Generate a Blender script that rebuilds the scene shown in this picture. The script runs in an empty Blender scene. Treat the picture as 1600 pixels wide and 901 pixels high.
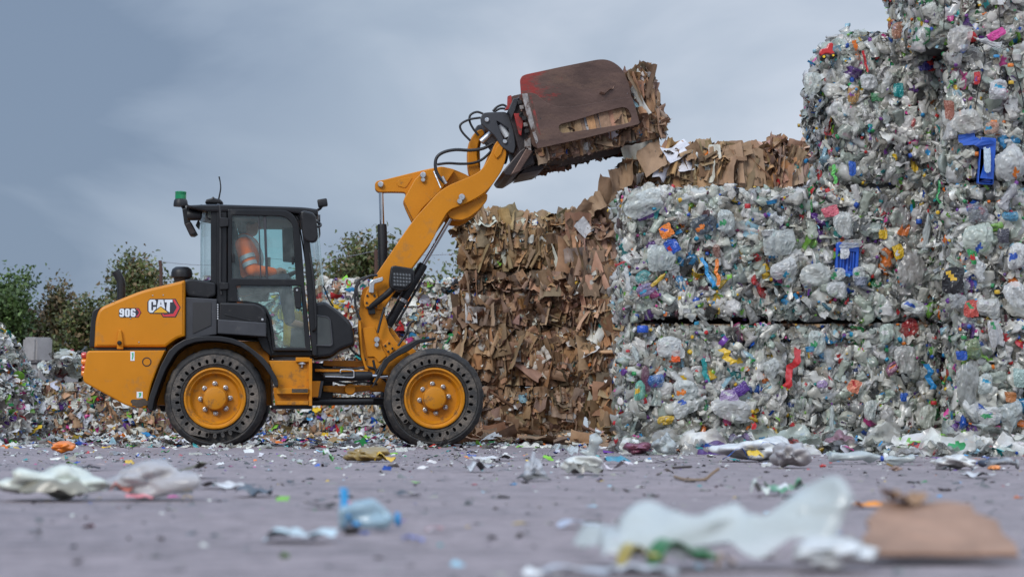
import bpy, bmesh, math, random
import numpy as np
from mathutils import Vector, Matrix, noise as mnoise

R = math.radians
random.seed(7)
rng = np.random.default_rng(11)
SC = bpy.context.scene
COL = SC.collection

# ------------------------------------------------------------------ camera model (measuring tool)
F = 3111.0            # focal length in photo pixels (1600 wide)
HY = 665.4            # image row of the horizon
CAMH = 0.2
TH = math.atan((HY - 450.5) / F)
CT, ST = math.cos(TH), math.sin(TH)
CAMP = Vector((0, 0, CAMH))

def ray(px, py):
    x = (px - 800) / F
    y = (450.5 - py) / F
    return Vector((x, CT - y * ST, ST + y * CT))

def at(px, py, Y):
    d = ray(px, py)
    return CAMP + d * (Y / d.y)

def ground(px, py):
    d = ray(px, py)
    return CAMP + d * (-CAMH / d.z)

# ------------------------------------------------------------------ materials
def mat(name):
    m = bpy.data.materials.new(name)
    m.use_nodes = True
    nt = m.node_tree
    nt.nodes.clear()
    return m, nt

def N(nt, typ, **kw):
    n = nt.nodes.new(typ)
    for k, v in kw.items():
        if k in n.inputs.keys():
            n.inputs[k].default_value = v
        else:
            setattr(n, k, v)
    return n

def link(nt, a, b):
    nt.links.new(a, b)

def ramp(nt, fac, stops):
    r = nt.nodes.new('ShaderNodeValToRGB')
    e = r.color_ramp.elements
    while len(e) < len(stops):
        e.new(0.5)
    for i, (p, c) in enumerate(stops):
        e[i].position = p
        e[i].color = (c[0], c[1], c[2], 1) if hasattr(c, '__len__') else (c, c, c, 1)
    link(nt, fac, r.inputs[0])
    return r

def mixc(nt, fac, a, b):
    m = nt.nodes.new('ShaderNodeMix')
    m.data_type = 'RGBA'
    for i, s in ((0, fac), (6, a), (7, b)):
        if hasattr(s, 'is_output'):
            link(nt, s, m.inputs[i])
        elif i == 0:
            m.inputs[0].default_value = s
        else:
            m.inputs[i].default_value = (s[0], s[1], s[2], 1)
    return m.outputs[2]

def simple(name, c, rough=0.5, metal=0.0, var=0.15, scale=6.0, bump=0.0, bscale=60.0, dirt=None, dirt_lo=.55, dirt_hi=.7, spec=0.5, coat=0.0, fine=25.0, stretch=False, red_from=None):
    """paint / rubber / steel: colour breaks up with noise, optional dirt patches of their own shape"""
    m, nt = mat(name)
    tc = N(nt, 'ShaderNodeTexCoord')
    n1 = N(nt, 'ShaderNodeTexNoise', Scale=scale, Detail=6.0, Roughness=.65)
    src = tc.outputs['Object']
    if stretch:                                 # rolled and brushed along the plate
        mpp = N(nt, 'ShaderNodeMapping'); mpp.inputs['Rotation'].default_value = (0, R(13.4), 0); mpp.inputs['Scale'].default_value = (.7, 1, 1.9)
        link(nt, src, mpp.inputs['Vector']); src = mpp.outputs[0]
    link(nt, src, n1.inputs['Vector'])
    lo = tuple(x * (1 - var) for x in c)
    hi = tuple(min(1, x * (1 + var)) for x in c)
    r = ramp(nt, n1.outputs[0], [(.3, lo), (.7, hi)])
    col = r.outputs[0]
    b = N(nt, 'ShaderNodeBsdfPrincipled')
    rr = ramp(nt, n1.outputs[0], [(.3, max(0, rough - .1)), (.75, min(1, rough + .12))])
    rough_out = rr.outputs[0]
    if dirt:
        n2 = N(nt, 'ShaderNodeTexNoise', Scale=fine * .22, Detail=9.0, Roughness=.72)
        link(nt, src, n2.inputs['Vector'])
        d = ramp(nt, n2.outputs[0], [(dirt_lo, 0), (dirt_hi, 1)])
        col = mixc(nt, d.outputs[0], col, dirt)
        rough_out = mixc(nt, d.outputs[0], rough_out, (.85, .85, .85))
    if red_from:                                # old red paint, worn away towards the far end of the plate
        sp = N(nt, 'ShaderNodeSeparateXYZ'); link(nt, tc.outputs['Object'], sp.inputs[0])
        mr = N(nt, 'ShaderNodeMapRange'); link(nt, sp.outputs[0], mr.inputs[0])
        mr.inputs[1].default_value, mr.inputs[2].default_value, mr.inputs[3].default_value, mr.inputs[4].default_value = red_from[0], red_from[1], .16, -.25
        n5 = N(nt, 'ShaderNodeTexNoise', Scale=7.0, Detail=9.0, Roughness=.75); link(nt, src, n5.inputs['Vector'])
        ad = N(nt, 'ShaderNodeMath'); link(nt, n5.outputs[0], ad.inputs[0]); link(nt, mr.outputs[0], ad.inputs[1])
        rd = ramp(nt, ad.outputs[0], [(.52, 0), (.66, .85)])
        col = mixc(nt, rd.outputs[0], col, (.30, .030, .025))
    link(nt, col, b.inputs['Base Color'])
    link(nt, rough_out, b.inputs['Roughness'])
    b.inputs['Metallic'].default_value = metal
    b.inputs['Specular IOR Level'].default_value = spec
    b.inputs['Coat Weight'].default_value = coat
    b.inputs['Coat Roughness'].default_value = .15
    if bump:
        n3 = N(nt, 'ShaderNodeTexNoise', Scale=bscale, Detail=5.0)
        link(nt, tc.outputs['Object'], n3.inputs['Vector'])
        bp = N(nt, 'ShaderNodeBump', Strength=bump, Distance=.01)
        link(nt, n3.outputs[0], bp.inputs['Height'])
        link(nt, bp.outputs[0], b.inputs['Normal'])
    o = N(nt, 'ShaderNodeOutputMaterial')
    link(nt, b.outputs[0], o.inputs[0])
    return m

M = {}
M['yellow'] = simple('machine_yellow_paint', (.56, .205, .005), .47, var=.07, scale=1.6, dirt=(.27, .155, .06), dirt_lo=.56, dirt_hi=.80, coat=.04, fine=22, spec=.3)
M['yellow_dirty'] = simple('worn_yellow_paint', (.52, .198, .007), .54, spec=.3, var=.10, scale=4, dirt=(.11, .075, .045), dirt_lo=.52, dirt_hi=.70, fine=40)
M['black'] = simple('black_plastic', (.013, .0135, .0155), .45, var=.25, scale=5, spec=.35, dirt=(.09, .085, .08), dirt_lo=.60, dirt_hi=.82, fine=40)
M['black_gloss'] = simple('black_cab_paint', (.010, .0105, .0125), .34, var=.2, scale=4, coat=.1, spec=.35, dirt=(.06, .058, .055), dirt_lo=.60, dirt_hi=.85, fine=30)
M['lining'] = simple('grey_headliner', (.22, .22, .215), .8, var=.1)
M['dark'] = simple('dark_interior', (.028, .028, .03), .7, var=.2)
M['grey_panel'] = simple('charcoal_panel', (.038, .040, .047), .5, var=.15, dirt=(.12, .115, .11), dirt_lo=.6, dirt_hi=.8, fine=40)
M['rubber'] = simple('dusty_tyre_rubber', (.020, .020, .021), .75, var=.3, scale=9, bump=.6, bscale=55, dirt=(.10, .086, .072), dirt_lo=.48, dirt_hi=.66, fine=26)
M['rubber_face'] = simple('tyre_sidewall_dust', (.040, .039, .038), .8, var=.3, scale=9, bump=.7, bscale=70, dirt=(.17, .143, .118), dirt_lo=.44, dirt_hi=.62, fine=22)
M['hose'] = simple('hose_rubber', (.018, .018, .02), .5, var=.2)
M['chrome'] = simple('chrome_rod', (.62, .63, .65), .12, metal=1.0, var=.05)
M['zinc'] = simple('zinc_steel', (.50, .51, .52), .35, metal=.8, var=.2, scale=30)
M['rust'] = simple('worn_rusty_steel', (.105, .062, .050), .40, metal=.35, var=.28, scale=4, bump=.2, bscale=40, dirt=(.165, .10, .07), dirt_lo=.50, dirt_hi=.78, fine=16, stretch=True)
M['rust_dark'] = simple('dark_worn_steel', (.038, .030, .030), .45, metal=.4, var=.45, scale=6, bump=.25, bscale=40, dirt=(.115, .075, .052), dirt_lo=.55, dirt_hi=.72, fine=16)
M['scraped'] = simple('scraped_bare_steel', (.30, .28, .27), .5, metal=.5, var=.4, scale=14, dirt=(.10, .06, .045), dirt_lo=.50, dirt_hi=.6, fine=60)
M['red'] = simple('chipped_red_paint', (.36, .030, .028), .5, var=.25, scale=9, dirt=(.085, .05, .04), dirt_lo=.50, dirt_hi=.62, fine=60)
M['red_worn'] = simple('nearly_worn_red_paint', (.26, .034, .028), .5, var=.3, scale=7, dirt=(.085, .048, .036), dirt_lo=.44, dirt_hi=.56, fine=34)
M['mud'] = simple('dried_mud', (.075, .058, .044), .9, var=.4, scale=12, bump=.8, bscale=50)
M['concrete'] = simple('cast_concrete', (.30, .29, .285), .85, var=.25, scale=3, bump=.4, bscale=30, dirt=(.16, .15, .14), dirt_lo=.5, dirt_hi=.75, fine=14)
M['post'] = simple('rusty_post', (.07, .035, .025), .8, var=.3)
M['wire'] = simple('thin_wire', (.03, .03, .032), .5, metal=.6, var=.1)
M['galv'] = simple('galvanised_wire', (.25, .25, .26), .5, metal=.6, var=.1)
M['white_letter'] = simple('white_decal', (.72, .76, .80), .35, var=.04)
M['black_decal'] = simple('black_decal', (.035, .036, .045), .35, var=.1)
M['red_decal'] = simple('red_decal', (.60, .045, .06), .35, var=.08)
M['yellow_decal'] = simple('yellow_decal', (.75, .40, .03), .35, var=.05)
M['green_lens'] = simple('green_lens', (.005, .22, .085), .12, var=.15, coat=.6)
M['red_lens'] = simple('red_lens', (.45, .03, .015), .15, var=.15, coat=.6)
M['orange_lens'] = simple('orange_lens', (.75, .22, .02), .15, var=.15, coat=.6)
M['lamp_glass'] = simple('lamp_reflector', (.26, .27, .28), .2, metal=.5, var=.1)
M['green_decal'] = simple('green_print', (.05, .40, .16), .4, var=.1)
M['hivis'] = simple('orange_hi_vis_cloth', (.95, .17, .035), .75, var=.08, scale=14)
M['reflective'] = simple('grey_reflective_tape', (.36, .40, .42), .4, var=.1)
M['skin'] = simple('skin', (.36, .20, .14), .5, var=.08)
M['hair'] = simple('dark_hair', (.025, .018, .014), .7, var=.2)
M['trousers'] = simple('dark_trousers', (.04, .045, .06), .8, var=.2)
M['tank'] = simple('yellow_tank', (.74, .50, .03), .5, var=.06)
M['seat'] = simple('seat_cloth', (.035, .035, .038), .85, var=.2)
M['bark'] = simple('shrub_bark', (.085, .062, .045), .9, var=.3, scale=12, bump=.5)

def glass_mat(name, tint, refl=1.0, d0=.03, d1=.15):
    m, nt = mat(name)
    tr = N(nt, 'ShaderNodeBsdfTransparent')
    tr.inputs[0].default_value = (*tint, 1)
    gl = N(nt, 'ShaderNodeBsdfGlossy', Roughness=.03)
    gl.inputs[0].default_value = (.9 * refl, .95 * refl, .95 * refl, 1)
    lw = N(nt, 'ShaderNodeLayerWeight', Blend=.5)
    pw = N(nt, 'ShaderNodeMath'); pw.operation = 'POWER'; pw.inputs[1].default_value = 4.0
    link(nt, lw.outputs['Facing'], pw.inputs[0])
    fr = N(nt, 'ShaderNodeMath'); fr.operation = 'MULTIPLY_ADD'; fr.inputs[1].default_value = .7; fr.inputs[2].default_value = .03
    link(nt, pw.outputs[0], fr.inputs[0])
    tc = N(nt, 'ShaderNodeTexCoord')
    dn = N(nt, 'ShaderNodeTexNoise', Scale=5.0, Detail=8.0, Roughness=.7)
    link(nt, tc.outputs['Object'], dn.inputs['Vector'])
    dm = ramp(nt, dn.outputs[0], [(.45, d0), (.8, d1)])
    df = N(nt, 'ShaderNodeBsdfDiffuse')
    df.inputs[0].default_value = (.42, .46, .45, 1)
    m1 = N(nt, 'ShaderNodeMixShader')
    link(nt, fr.outputs[0], m1.inputs[0]); link(nt, tr.outputs[0], m1.inputs[1]); link(nt, gl.outputs[0], m1.inputs[2])
    m2 = N(nt, 'ShaderNodeMixShader')
    link(nt, dm.outputs[0], m2.inputs[0]); link(nt, m1.outputs[0], m2.inputs[1]); link(nt, df.outputs[0], m2.inputs[2])
    o = N(nt, 'ShaderNodeOutputMaterial')
    link(nt, m2.outputs[0], o.inputs[0])
    return m
M['glass'] = glass_mat('tinted_cab_glass', (.92, .98, .975))
M['glass_dust_sheen'] = glass_mat('cab_glass_dust_and_sheen', (.90, .97, .96), 1.0, .08, .30)  # diffuse layer is dirt haze and also stands in for reflected sky and ground
M['glass_light'] = glass_mat('teal_cab_glass', (.76, .95, .93))

def waste_mat(name, mode, rough=.35, film=0.0, bump=.45, bscale=16, coat=0.0, sub=0.0, palette=None, bdist=.02):
    """mode 'attr': colour from the piece's own face attribute; 'obj': from the object's colour; 'accent': from the object's random number"""
    m, nt = mat(name)
    tc = N(nt, 'ShaderNodeTexCoord')
    if mode == 'attr':
        a = N(nt, 'ShaderNodeAttribute'); a.attribute_name = 'col'
        col = a.outputs['Color']
    elif mode == 'obj':
        a = N(nt, 'ShaderNodeObjectInfo'); col = a.outputs['Color']
    else:
        a = N(nt, 'ShaderNodeObjectInfo')
        rp = ramp(nt, a.outputs['Random'], palette); rp.color_ramp.interpolation = 'CONSTANT'
        col = rp.outputs[0]
    coord = tc.outputs['Object']
    n1 = N(nt, 'ShaderNodeTexNoise', Scale=bscale * .6, Detail=5.0, Roughness=.7)
    link(nt, coord, n1.inputs['Vector'])
    g = ramp(nt, n1.outputs[0], [(.3, .62), (.7, 1.0)])
    mx = nt.nodes.new('ShaderNodeMix'); mx.data_type = 'RGBA'; mx.blend_type = 'MULTIPLY'
    mx.inputs[0].default_value = 1.0
    link(nt, col, mx.inputs[6]); link(nt, g.outputs[0], mx.inputs[7])
    b = N(nt, 'ShaderNodeBsdfPrincipled', Roughness=rough)
    link(nt, mx.outputs[2], b.inputs['Base Color'])
    b.inputs['Coat Weight'].default_value = coat
    b.inputs['Coat Roughness'].default_value = .12
    n3 = N(nt, 'ShaderNodeTexNoise', Scale=bscale, Detail=3.0)
    n3.noise_type = 'RIDGED_MULTIFRACTAL'
    link(nt, coord, n3.inputs['Vector'])
    bp = N(nt, 'ShaderNodeBump', Strength=bump, Distance=bdist)
    link(nt, n3.outputs[0], bp.inputs['Height'])
    link(nt, bp.outputs[0], b.inputs['Normal'])
    out = b.outputs[0]
    if film:
        t = N(nt, 'ShaderNodeBsdfTransparent'); t.inputs[0].default_value = (.93, .95, .94, 1)
        ms = N(nt, 'ShaderNodeMixShader')
        fm = ramp(nt, n1.outputs[0], [(.35, film * .5), (.65, min(1, film * 1.4))])
        link(nt, fm.outputs[0], ms.inputs[0])
        link(nt, out, ms.inputs[1]); link(nt, t.outputs[0], ms.inputs[2])
        out = ms.outputs[0]
    o = N(nt, 'ShaderNodeOutputMaterial')
    link(nt, out, o.inputs[0])
    return m

ACC = [(0, (.03, .10, .45)), (.14, (.55, .03, .03)), (.26, (.03, .28, .10)), (.38, (.7, .7, .7)), (.5, (.75, .45, .03)), (.6, (.02, .3, .5)), (.7, (.75, .2, .02)), (.8, (.2, .05, .28)), (.88, (.65, .66, .66))]
W = {
    'plastic_a': waste_mat('mixed_plastic', 'attr', .30, coat=.25),
    'film_a': waste_mat('clear_film', 'attr', .22, film=.34, coat=.4),
    'card_a': waste_mat('torn_cardboard', 'attr', .85, bump=.2, bscale=14),
    'plastic_o': waste_mat('single_plastic', 'obj', .30, coat=.25, bscale=6.0, bdist=.06),
    'film_o': waste_mat('single_film', 'obj', .22, film=.34, coat=.4, bscale=6.0, bdist=.06),
    'card_o': waste_mat('single_cardboard', 'obj', .85, bump=.2, bscale=3, bdist=.1),
    'litter_o': waste_mat('loose_plastic', 'obj', .30, coat=.25, bscale=22),
    'litter_film': waste_mat('loose_film', 'obj', .22, film=.34, coat=.4, bscale=22),
    'litter_card': waste_mat('loose_cardboard', 'obj', .85, bump=.25, bscale=22),
    'accent': waste_mat('coloured_cap', 'accent', .35, palette=ACC),
}
# ------------------------------------------------------------------ object helpers
def link_obj(name, me, mats=None, parent=None, loc=None):
    o = bpy.data.objects.new(name, me)
    COL.objects.link(o)
    if mats is not None and me is not None and not me.materials:
        for m in (mats if isinstance(mats, (list, tuple)) else [mats]):
            me.materials.append(m)
    if parent: o.parent = parent
    if loc is not None: o.location = loc
    return o

def tag(o, label=None, cat=None, group=None, kind=None):
    if label: o['label'] = label
    if cat: o['category'] = cat
    if group: o['group'] = group
    if kind: o['kind'] = kind
    return o

def empty(name, loc=(0, 0, 0), rz=0.0, parent=None):
    o = bpy.data.objects.new(name, None)
    COL.objects.link(o)
    o.location = loc
    o.rotation_euler = (0, 0, rz)
    o.empty_display_size = .2
    if parent: o.parent = parent
    return o

def bm_to(bm, smooth=35):
    bmesh.ops.recalc_face_normals(bm, faces=bm.faces)
    me = bpy.data.meshes.new('m')
    bm.to_mesh(me); bm.free()
    return shade(me, smooth)

def shade(me, ang=35):
    if ang:
        me.polygons.foreach_set('use_smooth', [True] * len(me.polygons))
        me.set_sharp_from_angle(angle=R(ang))
    return me

def fillet(pts, r, n=4):
    """round the corners of a polygon; r is one radius or a list"""
    out = []
    k = len(pts)
    for i, p in enumerate(pts):
        rr = r[i] if hasattr(r, '__len__') else r
        a = Vector(pts[i - 1][:2]); b = Vector(p[:2]); c = Vector(pts[(i + 1) % k][:2])
        if rr <= 1e-6:
            out.append(tuple(b)); continue
        d1 = (a - b); d2 = (c - b)
        l = min(rr, d1.length * .45, d2.length * .45)
        if l < 1e-5:
            out.append(tuple(b)); continue
        s = b + d1.normalized() * l; e = b + d2.normalized() * l
        for j in range(n + 1):
            t = j / n
            out.append(tuple(s * (1 - t) ** 2 + b * 2 * t * (1 - t) + e * t * t))
    return out

def plate_mesh(polys, v0, v1, bevel=.006):
    """polys in (u,z); solid from v0 to v1; further polys are holes"""
    cu = bpy.data.curves.new('c', 'CURVE')
    cu.dimensions = '2D'; cu.fill_mode = 'BOTH'
    d = abs(v1 - v0)
    bevel = min(bevel, d * .45)
    cu.extrude = d / 2 - bevel
    cu.bevel_depth = bevel; cu.bevel_resolution = 1; cu.offset = -bevel
    for poly in polys:
        sp = cu.splines.new('POLY')
        sp.points.add(len(poly) - 1)
        for i, p in enumerate(poly):
            sp.points[i].co = (p[0], p[1], 0, 1)
        sp.use_cyclic_u = True
    ob = bpy.data.objects.new('c', cu)
    COL.objects.link(ob)
    dg = bpy.context.evaluated_depsgraph_get()
    me = bpy.data.meshes.new_from_object(ob.evaluated_get(dg))
    bpy.data.objects.remove(ob); bpy.data.curves.remove(cu)
    vm = (v0 + v1) / 2
    me.transform(Matrix(((1, 0, 0, 0), (0, 0, -1, vm), (0, 1, 0, 0), (0, 0, 0, 1))))
    me.materials.clear()
    return shade(me, 40)

def box_mesh(x0, x1, y0, y1, z0, z1, bevel=.01, seg=2):
    bm = bmesh.new()
    bmesh.ops.create_cube(bm, size=1)
    for v in bm.verts:
        v.co = Vector((x0 + (v.co.x + .5) * (x1 - x0), y0 + (v.co.y + .5) * (y1 - y0), z0 + (v.co.z + .5) * (z1 - z0)))
    if bevel:
        b = min(bevel, .45 * min(abs(x1 - x0), abs(y1 - y0), abs(z1 - z0)))
        bmesh.ops.bevel(bm, geom=list(bm.edges), offset=b, segments=seg, affect='EDGES', profile=.5)
    return bm_to(bm)

def tube_mesh(pts, r, n=10, sub=0):
    P = [Vector(p) for p in pts]
    if sub and len(P) > 2:                      # Catmull-Rom
        Q = []
        for i in range(len(P) - 1):
            p0 = P[max(i - 1, 0)]; p1 = P[i]; p2 = P[i + 1]; p3 = P[min(i + 2, len(P) - 1)]
            for j in range(sub):
                t = j / sub
                Q.append(.5 * ((2 * p1) + (-p0 + p2) * t + (2 * p0 - 5 * p1 + 4 * p2 - p3) * t * t + (-p0 + 3 * p1 - 3 * p2 + p3) * t ** 3))
        Q.append(P[-1])
        if hasattr(r, '__len__'):
            r = list(np.interp(np.linspace(0, len(P) - 1, len(Q)), range(len(P)), r))
        P = Q
    rr = r if hasattr(r, '__len__') else [r] * len(P)
    bm = bmesh.new()
    t0 = (P[1] - P[0]).normalized()
    up = Vector((0, 0, 1)) if abs(t0.z) < .9 else Vector((0, 1, 0))
    nrm = (up - t0 * up.dot(t0)).normalized()
    rings = []
    for i, p in enumerate(P):
        t = (P[min(i + 1, len(P) - 1)] - P[max(i - 1, 0)]).normalized()
        nrm = (nrm - t * nrm.dot(t)).normalized()
        bn = t.cross(nrm)
        rings.append([bm.verts.new(p + (nrm * math.cos(a) + bn * math.sin(a)) * rr[i]) for a in (2 * math.pi * k / n for k in range(n))])
    for a, b in zip(rings, rings[1:]):
        for k in range(n):
            bm.faces.new((a[k], a[(k + 1) % n], b[(k + 1) % n], b[k]))
    bm.faces.new(rings[0][::-1]); bm.faces.new(rings[-1])
    return bm_to(bm, 50)

def lathe_mesh(prof, n=32, axis='z', closed=False):
    """prof: list of (r, h)"""
    bm = bmesh.new()
    rings = []
    for r, h in prof:
        ring = []
        for k in range(n):
            a = 2 * math.pi * k / n
            x, y = r * math.cos(a), r * math.sin(a)
            ring.append(bm.verts.new((x, y, h) if axis == 'z' else (x, h, y) if axis == 'y' else (h, x, y)))
        rings.append(ring)
    prs = list(zip(rings, rings[1:])) + ([(rings[-1], rings[0])] if closed else [])
    for a, b in prs:
        for k in range(n):
            bm.faces.new((a[k], a[(k + 1) % n], b[(k + 1) % n], b[k]))
    if not closed:
        for ring, rv in ((rings[0], True), (rings[-1], False)):
            if (ring[0].co - ring[n // 2].co).length > 1e-4:
                bm.faces.new(ring[::-1] if rv else ring)
    bmesh.ops.remove_doubles(bm, verts=bm.verts, dist=1e-6)
    return bm_to(bm, 40)

def join_meshes(ms):
    bm = bmesh.new()
    for m in ms:
        bm.from_mesh(m); bpy.data.meshes.remove(m)
    me = bpy.data.meshes.new('m'); bm.to_mesh(me); bm.free()
    return me
# ------------------------------------------------------------------ the wheel loader
LA = R(5.3)
U = Vector((math.cos(LA), math.sin(LA), 0)); V = Vector((-math.sin(LA), math.cos(LA), 0))
_h = at(335.7, 621.7, 19.7)
LO = Vector((_h.x, _h.y, 0))
loader = empty('wheel_loader', LO, LA)
tag(loader, 'compact yellow wheel loader with black cab, arms raised, gripping a cardboard bale', 'wheel loader')
_cl = CAMP - LO
CL = Vector((_cl.dot(U), _cl.dot(V), _cl.z))

def L(px, py, v):
    d = ray(px, py)
    dl = Vector((d.dot(U), d.dot(V), d.z))
    p = CL + dl * ((v - CL.y) / dl.y)
    return (p.x, p.z)

def L3(px, py, v):
    a = L(px, py, v)
    return Vector((a[0], v, a[1]))

def LP(pts, v):
    return [L(x, y, v) for x, y in pts]

def part(name, me, m, parent=None, label=None):
    o = link_obj(name, me, m, parent or loader)
    if label: o['label'] = label
    return o

def pplate(name, px, v0, v1, m, parent=None, r=0.0, holes=(), bevel=.006, vref=None, label=None):
    vr = v0 if vref is None else vref
    polys = [fillet(LP(px, vr), r)] + [fillet(LP(h, vr), hr) for h, hr in holes]
    return part(name, plate_mesh(polys, v0, v1, bevel), m, parent, label)

# ---- wheels
def wheel_meshes():
    # lathe about the lateral axis y; outer face towards -y at y=0, width .36
    prof = [(.305, .05), (.31, .018), (.335, .008), (.338, .05), (.432, .05), (.435, .006), (.45, .002), (.468, .014), (.486, .035), (.498, .07),
            (.503, .12), (.503, .24), (.498, .29), (.486, .325), (.46, .35), (.40, .36), (.335, .352), (.305, .33)]
    tyre = lathe_mesh(prof, 96, 'y', closed=True)
    bm = bmesh.new(); bm.from_mesh(tyre)
    # worn lug pattern on the tread
    for v in bm.verts:
        rr = math.hypot(v.co.x, v.co.z)
        if rr > .47:
            a = math.atan2(v.co.z, v.co.x)
            k = mnoise.noise(Vector((v.co.x * 9, v.co.y * 9, v.co.z * 9))) * .008
            k += -.007 if (math.sin(a * 24 + (3 if v.co.y > .18 else 0) + v.co.y * 6) > .55) else 0
            f = (rr + k) / rr
            v.co.x *= f; v.co.z *= f
    bm.to_mesh(tyre); bm.free()
    ring = [[(.431 * math.cos(a), .431 * math.sin(a)) for a in np.linspace(0, 2 * math.pi, 97)[:-1]],
            [(.339 * math.cos(a), .339 * math.sin(a)) for a in np.linspace(0, 2 * math.pi, 97)[:-1]]]
    for k in range(30):
        a = 2 * math.pi * (k + .5) / 30
        c = Vector((math.cos(a), math.sin(a))); t = Vector((-c.y, c.x))
        ring.append([tuple(c * (.369 + .0225 * math.cos(b)) + t * .0145 * math.sin(b)) for b in np.linspace(0, 2 * math.pi, 15)[:-1]])
    face = plate_mesh(ring, .0, .045, .004)
    rim = lathe_mesh([(.306, .34), (.306, .02), (.300, .0), (.288, -.004), (.278, .006), (.274, .022), (.262, .030), (.252, .026), (.246, .034),
                      (.238, .085), (.225, .098), (.0001, .102)], 72, 'y')
    hub = lathe_mesh([(.125, .102), (.122, .062), (.116, .058), (.113, .016), (.108, .004), (.096, -.002), (.0001, -.002)], 48, 'y')
    nut = lathe_mesh([(.024, .1), (.024, .088), (.0185, .086), (.0175, .066), (.012, .060), (.0115, .050), (.0001, .050)], 12, 'y')
    return tyre, face, rim, hub, nut
WM = wheel_meshes()
def add_wheel(u, v, z, far=False, spin=0.0):
    s = Matrix.Rotation(math.pi, 4, 'Z') if far else Matrix()
    w = part('wheel', WM[2], M['yellow_dirty']); w.location = (u, v, z)
    w.matrix_local = Matrix.Translation((u, v, z)) @ s @ Matrix.Rotation(spin, 4, 'Y')
    # tyre mesh is copied so that its contact patch can be flattened on the ground
    ty = WM[0].copy(); fc = WM[1].copy()
    for me in (ty, fc):
        mw = Matrix.Translation((u, v, z)) @ s @ Matrix.Rotation(spin, 4, 'Y')
        inv = mw.inverted()
        for vv in me.vertices:
            p = mw @ vv.co
            if p.z < .004:
                p.z = .004; vv.co = inv @ p
    t = part('tyre', ty, M['rubber'], w)
    f = part('sidewall', fc, M['rubber_face'], w)
    part('hub_cap', WM[3], M['yellow_dirty'], w)
    for k in range(8):
        a = 2 * math.pi * (k + .3) / 8
        n = part('wheel_nut', WM[4], M['zinc'], w)
        n.location = (.146 * math.cos(a), 0, .146 * math.sin(a))
hub_r = L3(335.7, 621.7, 0.0); hub_f = L3(679.2, 621.5, 0.0)
TRK = 1.80
add_wheel(hub_r.x, 0, hub_r.z - .002, spin=.2)
add_wheel(hub_f.x, 0, hub_f.z - .002, spin=.9)
add_wheel(hub_r.x, TRK, hub_r.z - .002, True, .5)
add_wheel(hub_f.x, TRK, hub_f.z - .002, True, .1)
for hb in (hub_r, hub_f):
    ax = tube_mesh([(hb.x, .3, hb.z), (hb.x, .55, hb.z), (hb.x, .75, hb.z), (hb.x, 1.05, hb.z), (hb.x, 1.25, hb.z), (hb.x, 1.5, hb.z)], [.11, .12, .19, .19, .12, .11], 16)
    part('axle', ax, M['yellow_dirty'])

# ---- rear body
hood_px = [(289, 437), (263, 443.6), (222, 453), (184, 468.5), (154.5, 481), (149, 500), (146.8, 542), (259, 542), (268, 535), (277, 529), (289, 525)]
hood = pplate('engine_hood', hood_px, .20, 1.62, M['yellow'], r=[.02, .3, .3, .3, .06, .05, .01, .01, 0.02, .02, .0], bevel=.028)
pplate('rear_grille', [(158, 478.5), (149, 481.5), (144.5, 486), (141.5, 505), (139, 543), (150, 543), (151.5, 500)], .24, 1.58, M['black'], r=[.01, .03, .05, .1, .01, .01, .02], bevel=.012)
cw_px = [(136, 547.5), (258, 547), (246, 575), (236, 603), (229, 637), (214, 637), (196.6, 633), (178.7, 623), (150, 607.5), (131, 597), (129, 589), (132, 572)]
cw = pplate('counterweight', cw_px, .10, 1.72, M['yellow'], r=[.03, .0, .05, .05, .02, .05, .15, .1, .1, .04, .04, .06], bevel=.016)
def mud_blob(cx, cy, v, sx, sz, seed, parent):
    pts = []
    for k in range(26):
        a = 2 * math.pi * k / 26
        rr = 1 + .45 * mnoise.noise(Vector((math.cos(a) * 2, math.sin(a) * 2, seed)))
        pts.append((cx + sx * rr * math.cos(a), cy + sz * rr * math.sin(a)))
    return pplate('mud_crust', pts, v - .004, v + .004, M['mud'], parent, bevel=.002)
mud_blob(217, 629, .1, 15, 6.5, 3.3, cw)
pplate('latch_bracket', [(182.3, 545), (183.5, 528), (185.5, 515), (189, 515), (191, 528), (192.5, 545)], .165, .20, M['yellow'], hood, r=.008, vref=.165)
kn = part('latch_knob', lathe_mesh([(.022, .16), (.022, .135), (.016, .125), (.0001, .123)], 16, 'y'), M['black'], hood)
kn.location = (L(186.3, 535.3, .13)[0], 0, L(186.3, 535.3, .13)[1])
rc = part('tie_down_recess', lathe_mesh([(.046, .104), (.046, .0985), (.036, .0985), (.034, .112), (.0001, .116)], 24, 'y'), M['rust_dark'], cw)
rc.location = (L(229.3, 565, .1)[0], -.001, L(229.3, 565, .1)[1])
for cx, cy, w, h in ((207, 556, 6.5, 14.5), (218.3, 616.5, 9.5, 10)):
    st = pplate('sticker', [(cx - w / 2, cy - h / 2), (cx + w / 2, cy - h / 2), (cx + w / 2, cy + h / 2), (cx - w / 2, cy + h / 2)], .0965, .0985, M['white_letter'], cw, bevel=.0005)
    pplate('printed_mark', [(cx - w * .2, cy - h * .35), (cx + w * .25, cy - h * .35), (cx + w * .25, cy), (cx + w * .05, cy + h * .35), (cx - w * .2, cy + h * .35), (cx - w * .05, cy)], .0945, .0960, M['green_decal'], st, bevel=.0003)
for cy, mt in ((555, 'red_lens'), (565, 'orange_lens'), (575, 'red_lens'), (583, 'orange_lens')):
    for v in (.22, 1.5):
        c = L3(131.5, cy, v)
        tl = lathe_mesh([(.034, .02), (.034, -.01), (.026, -.026), (.0001, -.03)], 16, 'x')
        o = part('tail_light', tl, M[mt], cw); o.location = c
for v in (.19, ):
    pass
pplate('hood_seam', [(148, 541), (259, 541), (259, 548), (148, 548)], .24, 1.58, M['dark'], bevel=.002)
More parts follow.
